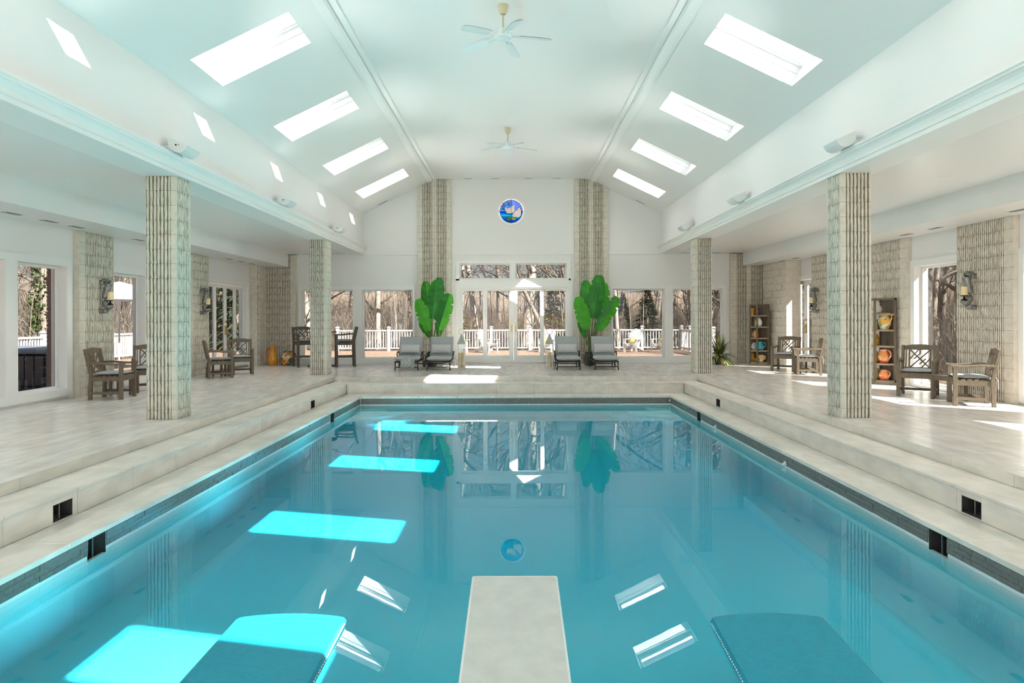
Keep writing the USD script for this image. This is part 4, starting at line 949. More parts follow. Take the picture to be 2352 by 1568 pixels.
# ---------------------------------------------------------------- chaise longues
def chaise(label, x, y, rz=0.0):
    k = thing('chaise_lounge', label, 'chaise lounge', (x, y, 0), rz, group='grey chaise lounges by the glazed doors')
    W = .31
    m = MB()
    for s in (-1, 1): m.bar((s * W, -.04, .225), (s * W, 1.45, .225), .03, .035).tube([(s * W, .62, .225), (s * (W + .03), .62, .42), (s * (W + .035), .78, .46), (s * (W + .035), 1.02, .45), (s * (W + .02), 1.10, .225)], .016, 6)
    for y_ in (-.03, .35, .75, 1.15, 1.44): m.bar((-W, y_, .225), (W, y_, .225), .025, .03)
    m.bar((-W + .02, .02, .09), (W - .02, .02, .09), .022, .028).bar((-W + .02, 1.40, .09), (W - .02, 1.40, .09), .022, .028)
    part(k, 'frame', m, 'bronze')
    for s in (-1, 1):
        part(k, 'leg', MB().tube([(s * (W - .01), 0, .225), (s * (W - .005), .0, .1), (s * W, -.015, 0)], (.017, .014, .018), 8), 'bronze')
        part(k, 'leg', MB().tube([(s * (W - .01), 1.42, .225), (s * W, 1.43, 0)], (.017, .016), 8), 'bronze')
        a = np.linspace(0, 2 * PI, 20); part(k, 'wheel', MB().tube(np.stack([np.full(20, s * (W + .055)), 1.30 + .11 * np.cos(a), .112 + .11 * np.sin(a)], -1), .012, 6).bar((s * (W + .055), 1.2, .112), (s * (W + .055), 1.4, .112), .012, .012).bar((s * (W + .055), 1.3, .012), (s * (W + .055), 1.3, .212), .012, .012, (0, 1, 0)).tube([(s * (W - .02), 1.3, .112), (s * (W + .06), 1.3, .112)], .01, 6), 'bronze')
        part(k, 'arm_rest', MB().cbx(s * (W + .035) - .025, s * (W + .035) + .025, .74, 1.06, .455, .475, .006), 'dark_teak')
    part(k, 'seat_cushion', cushion(.66, .98, .125, 16, 20, 8, .25).moved(TR(0, .42, .245)), 'sling_grey', smooth=60)
    th = math.radians(58)
    T = TR(0, .90, .30, rx=th) @ TR(0, .32, 0)
    part(k, 'back_cushion', cushion(.66, .66, .11, 16, 16, 10, .12).moved(T), 'sling_grey', smooth=60)
    m = MB().bar((-W, .90, .255), (-W, .90 + .62 * math.cos(th), .255 + .62 * math.sin(th)), .03, .03, (0, 0, 1)).bar((W, .90, .255), (W, .90 + .62 * math.cos(th), .255 + .62 * math.sin(th)), .03, .03, (0, 0, 1)).bar((-W, .9 + .6 * math.cos(th), .255 + .6 * math.sin(th)), (W, .9 + .6 * math.cos(th), .255 + .6 * math.sin(th)), .03, .03)
    part(k, 'back_frame', m, 'bronze')
    return k
def lumbar(label, x, y):
    p = cushion(.54, .26, .14, 16, 12, 3.2, .5).moved(TR(x, y + .87, .405, rx=math.radians(62)) @ TR(0, .11, .04))
    single('lumbar_pillow', p, 'pillow_grey', label, 'pillow', 'lumbar pillows on the chaises', smooth=60)
CH = [(-2.84, 18.80, .03, 'leftmost grey chaise, with a patterned throw over its seat', 'pale lumbar pillow on the chaise with the throw'), (-1.975, 18.82, .02, 'grey chaise between the left banana plant and the left lantern', 'pale lumbar pillow on the chaise beside the left lantern'),
      (1.535, 18.76, -.02, 'grey chaise beside the right lantern', 'pale lumbar pillow on the chaise beside the right lantern'), (2.555, 18.74, -.03, 'rightmost grey chaise, in front of the right banana plant pot', 'pale lumbar pillow on the rightmost chaise')]
for x, y, rz, l, lp in CH:
    c = chaise(l, x, y, rz); lumbar(lp, x - math.sin(rz) * .9, y)
m = MB(); pts = [(.34, .385), (.10, .385), (-.045, .36), (-.082, .31), (-.09, .22), (-.092, .10)]
V = np.array([[(-2.84 - .15 + .38 * i / 7, 18.80 + a, b + .004 * math.sin(i * 1.7)) for i in range(8)] for a, b in pts]); m.grid(V).grid(V[::-1] - np.array([0, .008, .008]))
k = thing('throw_blanket', 'patterned grey and white throw hanging over the leftmost chaise seat', 'throw blanket'); part(k, 'cloth', m, 'throw', smooth=60)
m = MB()
for i in range(24): m.bx(-2.99 + .38 * i / 24, -2.99 + .38 * i / 24 + .006, 18.80 - .098, 18.80 - .093, .075, .105)
part(k, 'fringe', m, 'throw', kind='stuff')

def lantern(label, x, y, candles):
    k = thing('floor_lantern', label, 'lantern', (x, y, 0))
    h, w = .70, .105; m = MB().cbx(-w, w, -w, w, 0, .03, .004).cbx(-w - .008, w + .008, -w - .008, w + .008, h - .02, h, .004)
    for sx in (-1, 1):
        for sy in (-1, 1): m.bx(sx * w - sx * .016 if sx > 0 else -w, w if sx > 0 else -w + .016, w - .016 if sy > 0 else -w, w if sy > 0 else -w + .016, .03, h - .02)
    part(k, 'frame', m, 'steel')
    v = [(-w - .01, -w - .01, h), (w + .01, -w - .01, h), (w + .01, w + .01, h), (-w - .01, w + .01, h)] + [(sx * .025, sy * .025, h + .215) for sx, sy in ((-1, -1), (1, -1), (1, 1), (-1, 1))]
    m = MB().add(v, [(0, 1, 5, 4), (1, 2, 6, 5), (2, 3, 7, 6), (3, 0, 4, 7), (4, 5, 6, 7), (3, 2, 1, 0)]).lathe([(.03, h + .215), (.03, h + .23), (.012, h + .25), (.001, h + .25)], 10); part(k, 'roof', m, 'steel')
    part(k, 'ring', torus_arc(.078, .006, 0, 2 * PI, 24, 6).moved(TR(0, 0, h + .33)), 'steel')
    m = MB(); e = .004
    for s in (-1, 1): m.bx(-w + .016, w - .016, s * (w - .008) - .002, s * (w - .008) + .002, .03, h - .02).bx(s * (w - .008) - .002, s * (w - .008) + .002, -w + .016, w - .016, .03, h - .02)
    part(k, 'pane', m, 'skylight_glass')
    for i, (cx, cy, r, hh) in enumerate(candles):
        single('pillar_candle', MB().lathe([(.001, .031), (r, .031), (r, hh - .006), (r * .9, hh), (r * .5, hh - .008), (.001, hh - .01)], 18, (x + cx, y + cy, 0)), 'candle', f'cream pillar candle in the {"left" if x < 0 else "right"} lantern' + (('', ', left one', ', right one', ', back one')[i + 1] if len(candles) > 1 else ''), 'candle', smooth=40)
lantern('tall steel floor lantern with three candles beside the second chaise', -1.40, 19.42, [(-.045, -.03, .042, .44), (.045, -.035, .040, .455), (.0, .045, .04, .40)])
lantern('tall steel floor lantern with one thick candle beside the third chaise', 1.05, 19.40, [(0, 0, .06, .445)])

# ---------------------------------------------------------------- banana plants
def banana(label, x, y, leaves, potrim):
    k = thing('banana_plant', label, 'potted plant', (x, y, 0))
    pot = part(k, 'pot', MB().lathe([(.001, .005), (.13, .005), (.19, .08), (.215, .20), (.19, .31), (.15, .36), (.17, .40), (.155, .40), (.135, .36), (.001, .35)], 28), 'pot_grey', smooth=50)
    for s in (-1, 1): part(pot, 'ring_handle', torus_arc(.05, .011, 0, 2 * PI, 18, 6).moved(TR(s * .215, -.02, .27, rz=.9)), 'pot_grey')
    part(k, 'soil', MB().lathe([(.001, .345), (.14, .345)], 20), 'leaf_litter')
    for i, (bx_, bz, tx, tz, w, yo, bend, mat) in enumerate(leaves):
        b = np.array([bx_, yo * .6, bz]); t = np.array([tx, yo, tz]); d = t - b; Ln = np.linalg.norm(d); d /= Ln
        side = np.cross(d, [0, 1.0, 0]); side /= np.linalg.norm(side); nrm = np.cross(side, d)
        m = MB().tube([(bx_ * .08, 0, .34), (bx_ * .35, yo * .2, .34 + (bz - .34) * .45), tuple(b), tuple(b + d * Ln * .05)], (.034, .024, .015, .013), 7)
        lf = part(k, 'leaf', m, 'stem_green', smooth=60, label='leaf with its stalk')
        s = np.linspace(0, 1, 30); r = np.random.RandomState(i * 13 + int(abs(x) * 10))
        prof = np.clip(np.sin(PI * np.clip(s * .93 + .05, 0, 1)) ** .42, 0, 1) * w
        tears = [np.ones(30), np.ones(30)]
        for q in (0, 1):
            for _ in range(3):
                j = r.randint(5, 25); tears[q][j] *= r.uniform(.55, .8)
        for q, sg in ((0, -1), (1, 1)):
            u = np.linspace(0, 1, 6)
            V = np.zeros((30, 6, 3))
            for a in range(30):
                c = b + d * Ln * s[a] + np.array([0, -1.0, 0]) * bend * (s[a] ** 2)
                ww = prof[a] * tears[q][a]
                for e in range(6):
                    V[a, e] = c + side * sg * ww * u[e] + np.array([0, -1.0, 0]) * (-.10 * ww * 2 * u[e] * (1 if u[e] < .6 else .8)) + d * (.10 * w * u[e] ** 1.5) * (1 if s[a] < .85 else .2) + np.array([0, 1, 0]) * .012 * math.sin(a * 1.3 + q) * u[e]
            part(lf, 'blade_half', MB().grid(V), 'leaf_bright' if (mat == 'mix' and sg < 0) or mat == 'bright' else 'leaf_green', smooth=60)  # lit look put in by colour
        m = MB().tube([tuple(b + d * Ln * q + np.array([0, -1.0, 0]) * (bend * q ** 2 + .006)) for q in np.linspace(0, .97, 8)], np.linspace(.011, .003, 8), 5); part(lf, 'midrib', m, 'leaf_rib')
    for i in range(3):
        a = i * 2.1; m = MB().tube([(.03 * math.cos(a), .03 * math.sin(a), .34), (.05 * math.cos(a), .05 * math.sin(a), .6), (.09 * math.cos(a), .06 * math.sin(a), .95)], (.03, .024, .012), 7); part(k, 'stalk', m, 'stem_green', smooth=60)
sc = 1 / 77.5
def LV(x0, z0, x1, z1, w, yo, bend, mat, cx): return ((x0 - cx) * sc, (842 - z0) * sc, (x1 - cx) * sc, (842 - z1) * sc, w * sc * .60, yo, bend, mat)
cx = 988
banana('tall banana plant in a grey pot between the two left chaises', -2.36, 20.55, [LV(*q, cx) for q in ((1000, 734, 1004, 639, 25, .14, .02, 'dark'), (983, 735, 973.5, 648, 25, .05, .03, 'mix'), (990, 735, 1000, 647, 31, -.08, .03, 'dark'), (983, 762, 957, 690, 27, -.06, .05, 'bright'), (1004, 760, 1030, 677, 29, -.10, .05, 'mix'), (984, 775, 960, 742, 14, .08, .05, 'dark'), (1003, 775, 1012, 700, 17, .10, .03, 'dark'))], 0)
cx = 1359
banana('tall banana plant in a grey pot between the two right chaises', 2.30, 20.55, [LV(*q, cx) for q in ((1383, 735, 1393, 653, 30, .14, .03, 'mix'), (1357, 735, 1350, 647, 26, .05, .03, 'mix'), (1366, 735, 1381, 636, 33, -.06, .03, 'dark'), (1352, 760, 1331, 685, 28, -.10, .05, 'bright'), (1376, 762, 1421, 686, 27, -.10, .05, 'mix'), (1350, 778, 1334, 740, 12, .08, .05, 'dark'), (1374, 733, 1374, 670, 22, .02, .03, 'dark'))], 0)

def strappy(x, y):
    k = thing('strappy_plant', 'bushy strap-leaved plant with yellowing leaves beside the far right column', 'potted plant', (x, y, 0))
    part(k, 'pot', MB().lathe([(.001, .0), (.10, .0), (.13, .13), (.125, .18), (.11, .18), (.001, .16)], 20), 'pot_grey', smooth=50)
    r = np.random.RandomState(3)
    for i in range(130):
        a = r.uniform(0, 2 * PI); up = r.uniform(.15, 1); L = r.uniform(.52, .92); w = r.uniform(.020, .032)
        t = np.linspace(0, 1, 7); out = L * (.25 + .75 * (1 - up)) * t ** 1.2 + .04; z = .20 + L * (up * 1.1 * t - (1.25 - up) * .8 * t ** 2)
        z = np.maximum(z, .012)
        ca, sa = math.cos(a), math.sin(a); wd = w * np.sin(PI * np.clip(t * .9 + .1, 0, 1)) ** .6
        V = np.stack([np.stack([out * ca - sa * wd, out * sa + ca * wd, z], -1), np.stack([out * ca, out * sa, z - .006], -1), np.stack([out * ca + sa * wd, out * sa - ca * wd, z], -1)], 1)
        part(k, 'leaf', MB().grid(V), 'strap_leaf_pale' if (up < .45 and r.rand() < .8) or r.rand() < .22 else 'strap_leaf')
strappy(6.20, 20.85)

# ---------------------------------------------------------------- pottery
def pot(name, label, loc, prof, mat, handle=None, cat='vase', rz=0, neck=None, n=28, group=None, spout=False, hmat=None):
    k = thing(name, label, cat, loc, rz, group)
    pr = [(.001, 0.0)] + list(prof)
    inner = [(max(.001, r - .008), z) for r, z in prof[::-1][:3]]
    part(k, 'body', MB().lathe(pr + inner + [(.001, inner[-1][1])], n), mat, smooth=60)
    if handle:
        (r0, z0), (r1, z1), outw = handle
        t = np.linspace(0, 1, 12); x = r0 + (r1 - r0) * t + outw * np.sin(PI * t) ** .8; z = z0 + (z1 - z0) * t + .03 * np.sin(PI * t) * (1 - t)
        m = MB().tube(np.stack([x, np.zeros(12), z], -1), .016 if r0 > .04 else .01, 8); part(k, 'handle', m, hmat or mat, smooth=60)
    if spout:
        r, z = prof[-1]; m = MB().tube([(-r * .7, 0, z - .05), (-r - .02, 0, z - .01), (-r - .04, 0, z + .004)], (.03, .03, .02), 8); part(k, 'spout', m, mat, smooth=60)
    return k
pot('ceramic_pitcher', 'tall glossy orange ceramic pitcher with a red handle on the floor by the corner pier', (-7.22, 21.02, 0), [(.09, 0), (.13, .06), (.15, .16), (.135, .28), (.09, .42), (.075, .48), (.10, .56), (.105, .595)], 'glaze_orange', ((.08, .55), (.13, .16), .11), 'pitcher', PI - .2, spout=True, hmat='glaze_red')
pot('ceramic_jug', 'squat floral-painted ceramic jug on the floor right of the orange pitcher', (-6.80, 21.10, 0), [(.14, 0), (.20, .05), (.225, .14), (.20, .26), (.13, .35), (.11, .38), (.12, .43), (.125, .44)], 'majolica_floral', ((.11, .42), (.20, .22), .10), 'jug', -.15, hmat='glaze_brown')

def shelf(label, loc, rz, group=None):
    """pentagonal open shelf unit; local back along x at y=0, front towards -y"""
    k = thing('corner_shelf', label, 'shelf', loc, rz); LVL = [.05, .40, .765, 1.10, 1.43, 1.755]
    out = Polygon([(-.30, 0), (.30, 0), (.30, -.16), (.12, -.36), (-.12, -.36), (-.30, -.16)])
    for i, z in enumerate(LVL[:-1]): part(k, 'shelf_board', MB().prism(out.buffer(-.004 * (i > 0)), .035, TR(0, 0, z)), 'pale_teak')
    part(k, 'plinth', MB().prism(out, .05, TR(0, 0, .002)), 'pale_teak')
    for x in (-.30, .26):
        part(k, 'post', MB().cbx(x, x + .04, -.05, 0, .05, 1.79, .003), 'teak')
    for x in (-.14, .10): part(k, 'post', MB().cbx(x, x + .04, -.375, -.335, .05, 1.79, .003), 'teak')
    m = MB()
    for i in range(6): m.cbx(-.26 + i * .087, -.178 + i * .087, -.02, -.006, .08, 1.76, .002)
    part(k, 'back_boards', m, 'teak'); 
    m = MB().bar((-.30, -.02, 1.77), (.30, -.02, 1.77), .04, .04).bar((-.12, -.355, 1.77), (.12, -.355, 1.77), .03, .04).bar((-.28, -.02, 1.77), (-.12, -.355, 1.77), .03, .04).bar((.28, -.02, 1.77), (.12, -.355, 1.77), .03, .04); part(k, 'top_rail', m, 'teak')
    return k
def on_shelf(loc, rz, x, y, lv):
    c, s = math.cos(rz), math.sin(rz); return (loc[0] + c * x - s * y, loc[1] + s * x + c * y, [.085, .435, .80, 1.135, 1.465][lv] + .002)
VP = [(.06, 0), (.085, .04), (.10, .11), (.085, .18), (.05, .225), (.045, .25), (.065, .285)]
JG = [(.07, 0), (.10, .05), (.11, .10), (.09, .16), (.065, .19), (.07, .215)]
CY = [(.055, 0), (.06, .02), (.06, .18), (.05, .20), (.05, .215)]
BT = [(.05, 0), (.06, .03), (.06, .12), (.05, .17), (.022, .20), (.022, .24)]
S1, r1 = (7.40, 20.72, 0), facing(-.80, -.60)
shelf('wooden corner shelf of pottery in the right far corner', S1, r1)
sc1 = lambda q, a: [(r * q, z * a) for r, z in VP]
for nm, lb, x, y, lv, pr, mt, hd, ct in (
    ('vase', 'orange cylinder jar on the top level of the far corner shelf', -.20, -.10, 4, CY, 'glaze_orange', None, 'jar'),
    ('vase', 'dark textured jar on the top level of the far corner shelf', .0, -.17, 4, CY, 'majolica_dark', None, 'jar'),
    ('vase', 'olive stacked bottle on the fourth level of the far corner shelf', -.07, -.12, 3, [(.06, 0), (.065, .09), (.05, .11), (.055, .13), (.055, .20), (.03, .23)], 'glaze_olive', None, 'vase'),
    ('vase', 'white vase with a green leaf at the front of the far corner shelf', .10, -.24, 3, VP, 'majolica_leaf', None, 'vase'),
    ('vase', 'dark purple vase on the middle level of the far corner shelf', -.20, -.10, 2, CY, 'majolica_dark', None, 'vase'),
    ('vase', 'round-shouldered orange vase on the middle level of the far corner shelf', -.03, -.20, 2, [(.07, 0), (.085, .05), (.08, .14), (.05, .20), (.045, .23)], 'glaze_orange', None, 'vase'),
    ('pitcher', 'fat turquoise pitcher on the second level of the far corner shelf', .09, -.19, 1, [(.10, 0), (.135, .06), (.14, .11), (.11, .18), (.085, .22), (.10, .255)], 'glaze_teal', ((.09, .24), (.12, .08), .06), 'pitcher'),
    ('pitcher', 'white pitcher behind the turquoise one on the far corner shelf', -.13, -.10, 1, JG, 'glaze_white', None, 'pitcher'),
    ('vase', 'tall brown-orange bottle on the bottom level of the far corner shelf', -.19, -.10, 0, [(.05, 0), (.07, .05), (.06, .2), (.025, .26), (.025, .30)], 'glaze_amber', None, 'bottle'),
    ('vase', 'amber bowl on the bottom level of the far corner shelf', -.03, -.16, 0, [(.05, 0), (.085, .06), (.09, .11)], 'glaze_amber', None, 'bowl'),
    ('pitcher', 'small white and yellow jug on the bottom level of the far corner shelf', .13, -.20, 0, JG, 'majolica_white', ((.065, .19), (.10, .08), .05), 'jug')):
    pot('ceramic_' + nm, lb, on_shelf(S1, r1, x, y, lv), pr, mt, hd, ct, r1 + .3, group='pottery on the far corner shelf')
S2, r2 = (7.93, 14.62, 0), facing(-1.0, -.0)
shelf('wooden shelf of bright pottery right of the near right column', S2, r2)
for nm, lb, x, y, lv, pr, mt, hd, ct in (
    ('vase', 'green and white vase on the top level of the near right shelf', -.06, -.20, 4, sc1(.9, .8), 'majolica_leaf', None, 'vase'),
    ('pitcher', 'large painted white and orange pitcher on the near right shelf', .13, -.15, 3, [(.075, 0), (.085, .02), (.125, .13), (.13, .20), (.085, .28), (.075, .31), (.105, .35)], 'majolica_white', ((.085, .33), (.12, .18), .06), 'pitcher'),
    ('vase', 'grey-green vase beside the painted pitcher on the near right shelf', -.08, -.22, 3, CY, 'glaze_olive', None, 'vase'),
    ('bottle', 'amber bottle on the middle level of the near right shelf', -.06, -.22, 2, BT, 'glaze_amber', None, 'bottle'),
    ('pitcher', 'red and pink painted jug on the second level of the near right shelf', .12, -.16, 1, [(.07, 0), (.11, .07), (.12, .15), (.085, .23), (.075, .26), (.085, .285)], 'majolica_red', ((.08, .27), (.11, .10), .06), 'jug'),
    ('bottle', 'amber bottle beside the red jug on the near right shelf', -.05, -.22, 1, BT, 'glaze_amber', None, 'bottle'),
    ('pitcher', 'red and coral jug on the bottom level of the near right shelf', .14, -.17, 0, JG, 'majolica_red', ((.065, .19), (.10, .08), .05), 'jug'),
    ('vase', 'yellow-green vase on the bottom level of the near right shelf', -.06, -.22, 0, sc1(.8, .8), 'glaze_olive', None, 'vase')):
    pot('ceramic_' + nm, lb, on_shelf(S2, r2, x, y, lv), pr, mt, hd, ct, r2 + .4, group='pottery on the near right shelf')
# ---------------------------------------------------------------- outside: deck, rail, chairs
DZ = -.10
k = thing('deck', 'brown board deck beyond the far windows', 'deck')
part(k, 'deck_frame', MB().bx(-15.0, 9.2, FW + .3, 33.4, -.9, DZ - .03).bx(-15.0, LW - .3, 3.0, FW + .3, -.9, DZ - .03), 'deck_board')
y = FW + .28
while y < 33.3:
    part(k, 'deck_plank', MB().bx(-15.0, 9.2, y, y + .138, DZ - .03, DZ), 'deck_board'); y += .145
x = LW - .42
m = MB()
while x > -15: m.bx(x, x + .138, 3.0, FW + .26, DZ - .03, DZ); x -= .145
part(k, 'side_planks', m, 'deck_board', kind='stuff')
single('ground', None or (lambda: (lambda V: MB().grid(V))(np.array([[(X_, Y_, -.95 + .9 * (meshkit.fbm(np.array([[X_ * .05, Y_ * .05, 0]]), 3)[0] - .5) + max(0, math.hypot(X_, Y_ - 12) - 34) * .085) for Y_ in np.linspace(-60, 130, 60)] for X_ in np.linspace(-110, 110, 60)])))(), 'leaf_litter', 'leaf-covered woodland ground rising behind the house', 'ground', kind='structure', smooth=True)

def rail(label, pts, posts):
    k = thing('deck_railing', label, 'railing'); H = .95
    for (x, y) in posts:
        part(k, 'post', MB().cbx(x - .065, x + .065, y - .065, y + .065, DZ, DZ + 1.08, .004).cbx(x - .09, x + .09, y - .09, y + .09, DZ + 1.08, DZ + 1.12, .01).add([(x - .075, y - .075, DZ + 1.12), (x + .075, y - .075, DZ + 1.12), (x + .075, y + .075, DZ + 1.12), (x - .075, y + .075, DZ + 1.12), (x, y, DZ + 1.17)], [(0, 1, 4), (1, 2, 4), (2, 3, 4), (3, 0, 4)]), 'rail_white')
    for (p, q) in pts:
        p, q = np.array(p, float), np.array(q, float); L = np.linalg.norm(q - p)
        part(k, 'top_rail', MB().bar((*p, DZ + H), (*q, DZ + H), .09, .07), 'rail_white')
        part(k, 'bottom_rail', MB().bar((*p, DZ + .13), (*q, DZ + .13), .05, .06), 'rail_white')
        n = int(L / .125)
        for i in range(1, n):
            c = p + (q - p) * i / n; part(k, 'baluster', MB().bx(c[0] - .019, c[0] + .019, c[1] - .019, c[1] + .019, DZ + .16, DZ + H - .03), 'rail_white')
RX = [-8.2, -5.8, -3.4, -1.0, .8, 2.6, 4.4, 6.05, 7.9]; RY = 32.6
rail('white post and baluster railing along the far edge of the deck', [((a, RY), (b, RY)) for a, b in zip(RX[:-1], RX[1:])], [(x, RY) for x in RX])
RR = [31.0, 29.2, 27.4]
rail('white railing returning along the right end of the deck', [((7.9, a), (7.9, b)) for a, b in zip([RY] + RR[:-1], RR)], [(7.9, y) for y in RR])
RL = [(-14.8, 10.0), (-14.8, 13.0), (-14.8, 16.0), (-14.8, 19.0), (-14.8, 22.0), (-14.8, 25.0), (-14.8, 28.0)]
rail('white railing along the left side of the deck', list(zip(RL[:-1], RL[1:])), RL)

def adirondack():
    k = thing('adirondack_chair', 'x', 'outdoor chair'); w = .27; mt = 'adirondack_white'
    for s in (-1, 1):
        part(k, 'leg', MB().bar((s * w, -.38, 0), (s * w, -.38, .56), .09, .03, (0, 1, 0)), mt)
        part(k, 'rear_rail', MB().bar((s * (w - .03), -.40, .36), (s * (w - .03), .48, .05), .025, .12, (0, 0, 1)), mt)
        part(k, 'arm_rest', MB().prism([(s * w - .06, -.46), (s * w + .07, -.46), (s * w + .08, -.1), (s * w + .03, .34), (s * w - .03, .34)], .025, TR(0, 0, .56)), mt)
    for i in range(5): part(k, 'seat_slat', MB().bar((-w, -.38 + i * .11, .385 - i * .038), (w, -.38 + i * .11, .385 - i * .038), .095, .02, (0, 0, 1)), mt)
    for i in range(7):
        x = (i - 3) * .083; top = 1.04 - .028 * abs(i - 3) ** 1.7; z0 = .25
        a = math.radians(20); p = np.array([x * .8, .10, z0]); q = np.array([x * 1.08, .10 + (top - z0) * math.tan(a), top]); part(k, 'back_slat', MB().bar(p, q, .074, .02, (0, 1, .3), .003), mt)
    part(k, 'back_rail', MB().bar((-w - .02, .27, .60), (w + .02, .27, .60), .06, .03).bar((-w, .42, .88), (w, .42, .88), .05, .025), mt)
    return k
ad = adirondack(); GAD = 'white slatted deck chairs by the railing'
def put(k, x, y, rz): UsdGeom.Xformable(k).GetOrderedXformOps()[0].Set(Gf.Vec3d(x, y, DZ)); UsdGeom.Xformable(k).GetOrderedXformOps()[1].Set(math.degrees(rz))
CHS = [(-2.45, 30.6, facing(.6, -.8), 'white slatted deck chair seen in the left sidelight of the doors'), (-1.15, 30.9, facing(.75, -.65), 'white slatted deck chair in the left leaf of the doors'), (.02 + 1.55, 31.2, facing(-.3, -.95), 'white slatted deck chair behind the right door stile, with a yellow pillow'), (2.75 , 31.0, facing(-.15, -1), 'white slatted deck chair in the right sidelight of the doors'),
       (5.35, 30.9, facing(-.5, -.85), 'white slatted deck chair left of the pair in the right far window'), (6.55, 30.6, facing(-.75, -.65), 'white slatted deck chair right of the pair in the right far window')]
for i, (x, y, rz, l) in enumerate(CHS):
    if i == 0: put(ad, x, y, rz); tag(ad, l, group=GAD)
    else: dup(ad, (x, y, DZ), rz, l, GAD)
for x, y, rz, l in ((CHS[2][0] - .05, CHS[2][1] - .12, CHS[2][2], 'yellow pillow on the deck chair behind the right door leaf'), (CHS[4][0], CHS[4][1], CHS[4][2], 'yellow pillow on the left chair of the deck pair'), (CHS[5][0], CHS[5][1], CHS[5][2], 'yellow pillow on the right chair of the deck pair')):
    single('outdoor_pillow', cushion(.38, .30, .12, 12, 12, 3.2, .5).moved(TR(x, y, DZ, rz=rz) @ TR(0, .02, .36, rx=math.radians(66)) @ TR(0, .15, 0)), 'yellow_pillow', l, 'pillow', 'yellow pillows on the deck chairs', smooth=60)

# spa outside the left window
k = thing('hot_tub', 'dark navy panelled hot tub with a grey cover outside the tall left window', 'hot tub', (-11.2, 15.6, DZ))
part(k, 'cabinet', MB().cbx(-1.5, 1.45, -1.0, 1.0, .08, .78, .04), 'spa_navy')
for i in range(14): part(k, 'side_panel', MB().cbx(-1.44 + i * .205, -1.25 + i * .205, -1.02, -.99, .12, .74, .006), 'spa_navy')
for i in range(9): part(k, 'side_panel', MB().cbx(1.44, 1.47, -.94 + i * .21, -.75 + i * .21, .12, .74, .006), 'spa_navy')
part(k, 'cover', MB().cbx(-1.55, 1.5, -1.06, 1.06, .78, .88, .03), 'spa_cover'); part(k, 'base', MB().bx(-1.4, 1.35, -.9, .9, 0, .08), 'spa_navy')
k = thing('patio_umbrella', 'white patio umbrella outside the second left window', 'umbrella', (-11.5, 20.4, DZ + .0))
m = MB(); n = 8; R_ = 1.5
for i in range(n):
    a, b = i * 2 * PI / n + .2, (i + 1) * 2 * PI / n + .2
    p = [(0, 0, 2.62), (R_ * math.cos(a), R_ * math.sin(a), 2.22), (R_ * math.cos(b), R_ * math.sin(b), 2.22)]; q = [(x, y, z - .16) for x, y, z in p[1:]]
    part(k, 'canopy_panel', MB().add([*p, *q], [(0, 1, 2), (1, 3, 4), (1, 4, 2)]), 'umbrella_white')
part(k, 'pole', MB().tube([(0, 0, 0), (0, 0, 2.6)], .025, 8), 'rail_white')
k = thing('brick_return', 'brown brick return wall outside the tall left window', 'brick wall')
for i in range(36):
    for j in range(6):
        y0 = 12.37 + j * .215 - (.1 if i % 2 else 0)
        part(k, 'brick', MB().cbx(LW - .26 - .115, LW - .26 - .012, max(12.37, y0), min(13.6, y0 + .2), DZ + i * .072, DZ + i * .072 + .062, .003), 'brick')
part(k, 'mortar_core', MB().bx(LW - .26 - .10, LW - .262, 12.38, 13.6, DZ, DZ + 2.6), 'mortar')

# ---------------------------------------------------------------- woods
def grow(seed, H, r0, spread, levels=4, lean=0.0, first=.3, dens=1.0, kids=(9, 6, 5, 0)):
    R_ = np.random.RandomState(seed); trunk, br = MB(), MB()
    def limb(p, d, L, r, lv):
        n = 7 if lv == 0 else (5 if lv == 1 else 3); pts = [p]; dd = d
        for i in range(n):
            dd = dd + R_.normal(0, .05 if lv == 0 else .16, 3) + np.array([0, 0, .05 if lv else .02]); dd /= np.linalg.norm(dd); pts.append(pts[-1] + dd * L / n)
        pts = np.array(pts); rad = r * (1 - np.linspace(0, 1, n + 1) * (.78 if lv < 2 else .85))
        (trunk if lv == 0 else br).tube(pts, rad, 8 if lv == 0 else (5 if lv == 1 else 3), cap=False)
        if lv >= levels - 1: return
        for _ in range(max(1, int(kids[lv] * dens))):
            t = R_.uniform(first if lv == 0 else .2, .98); i = min(n - 1, int(t * n)); q = pts[i] + (pts[i + 1] - pts[i]) * (t * n - i)
            ax = pts[i + 1] - pts[i]; ax /= np.linalg.norm(ax); o = R_.normal(size=3); o -= ax * (o @ ax); o /= np.linalg.norm(o)
            nd = ax * R_.uniform(.35, .9) + o * spread; nd /= np.linalg.norm(nd)
            limb(q, nd, L * R_.uniform(.32, .55) * (1.15 - .5 * t if lv == 0 else 1), rad[i] * R_.uniform(.42, .68), lv + 1)
    d0 = np.array([lean, R_.uniform(-.05, .05), 1.0]); limb(np.array([0, 0, -.3]), d0 / np.linalg.norm(d0), H, r0, 0)
    return trunk, br
def tree(name, label, loc, rz, seed, H, r0, spread, bark='bark_grey', twigs='twig', group=None, **kw):
    k = thing(name, label, 'tree', loc, rz, group); t, b = grow(seed, H, r0, spread, **kw)
    part(k, 'trunk', t, bark, smooth=60); part(k, 'branches', b, twigs); return k
def gz(x, y): return float(-.95 + .9 * (meshkit.fbm(np.array([[x * .05, y * .05, 0]]), 3)[0] - .5) + max(0, math.hypot(x, y - 12) - 34) * .085) - .1
GT = 'bare winter trees filling the woods around the deck'; LT = 'bare grey winter tree among many in the woods outside'
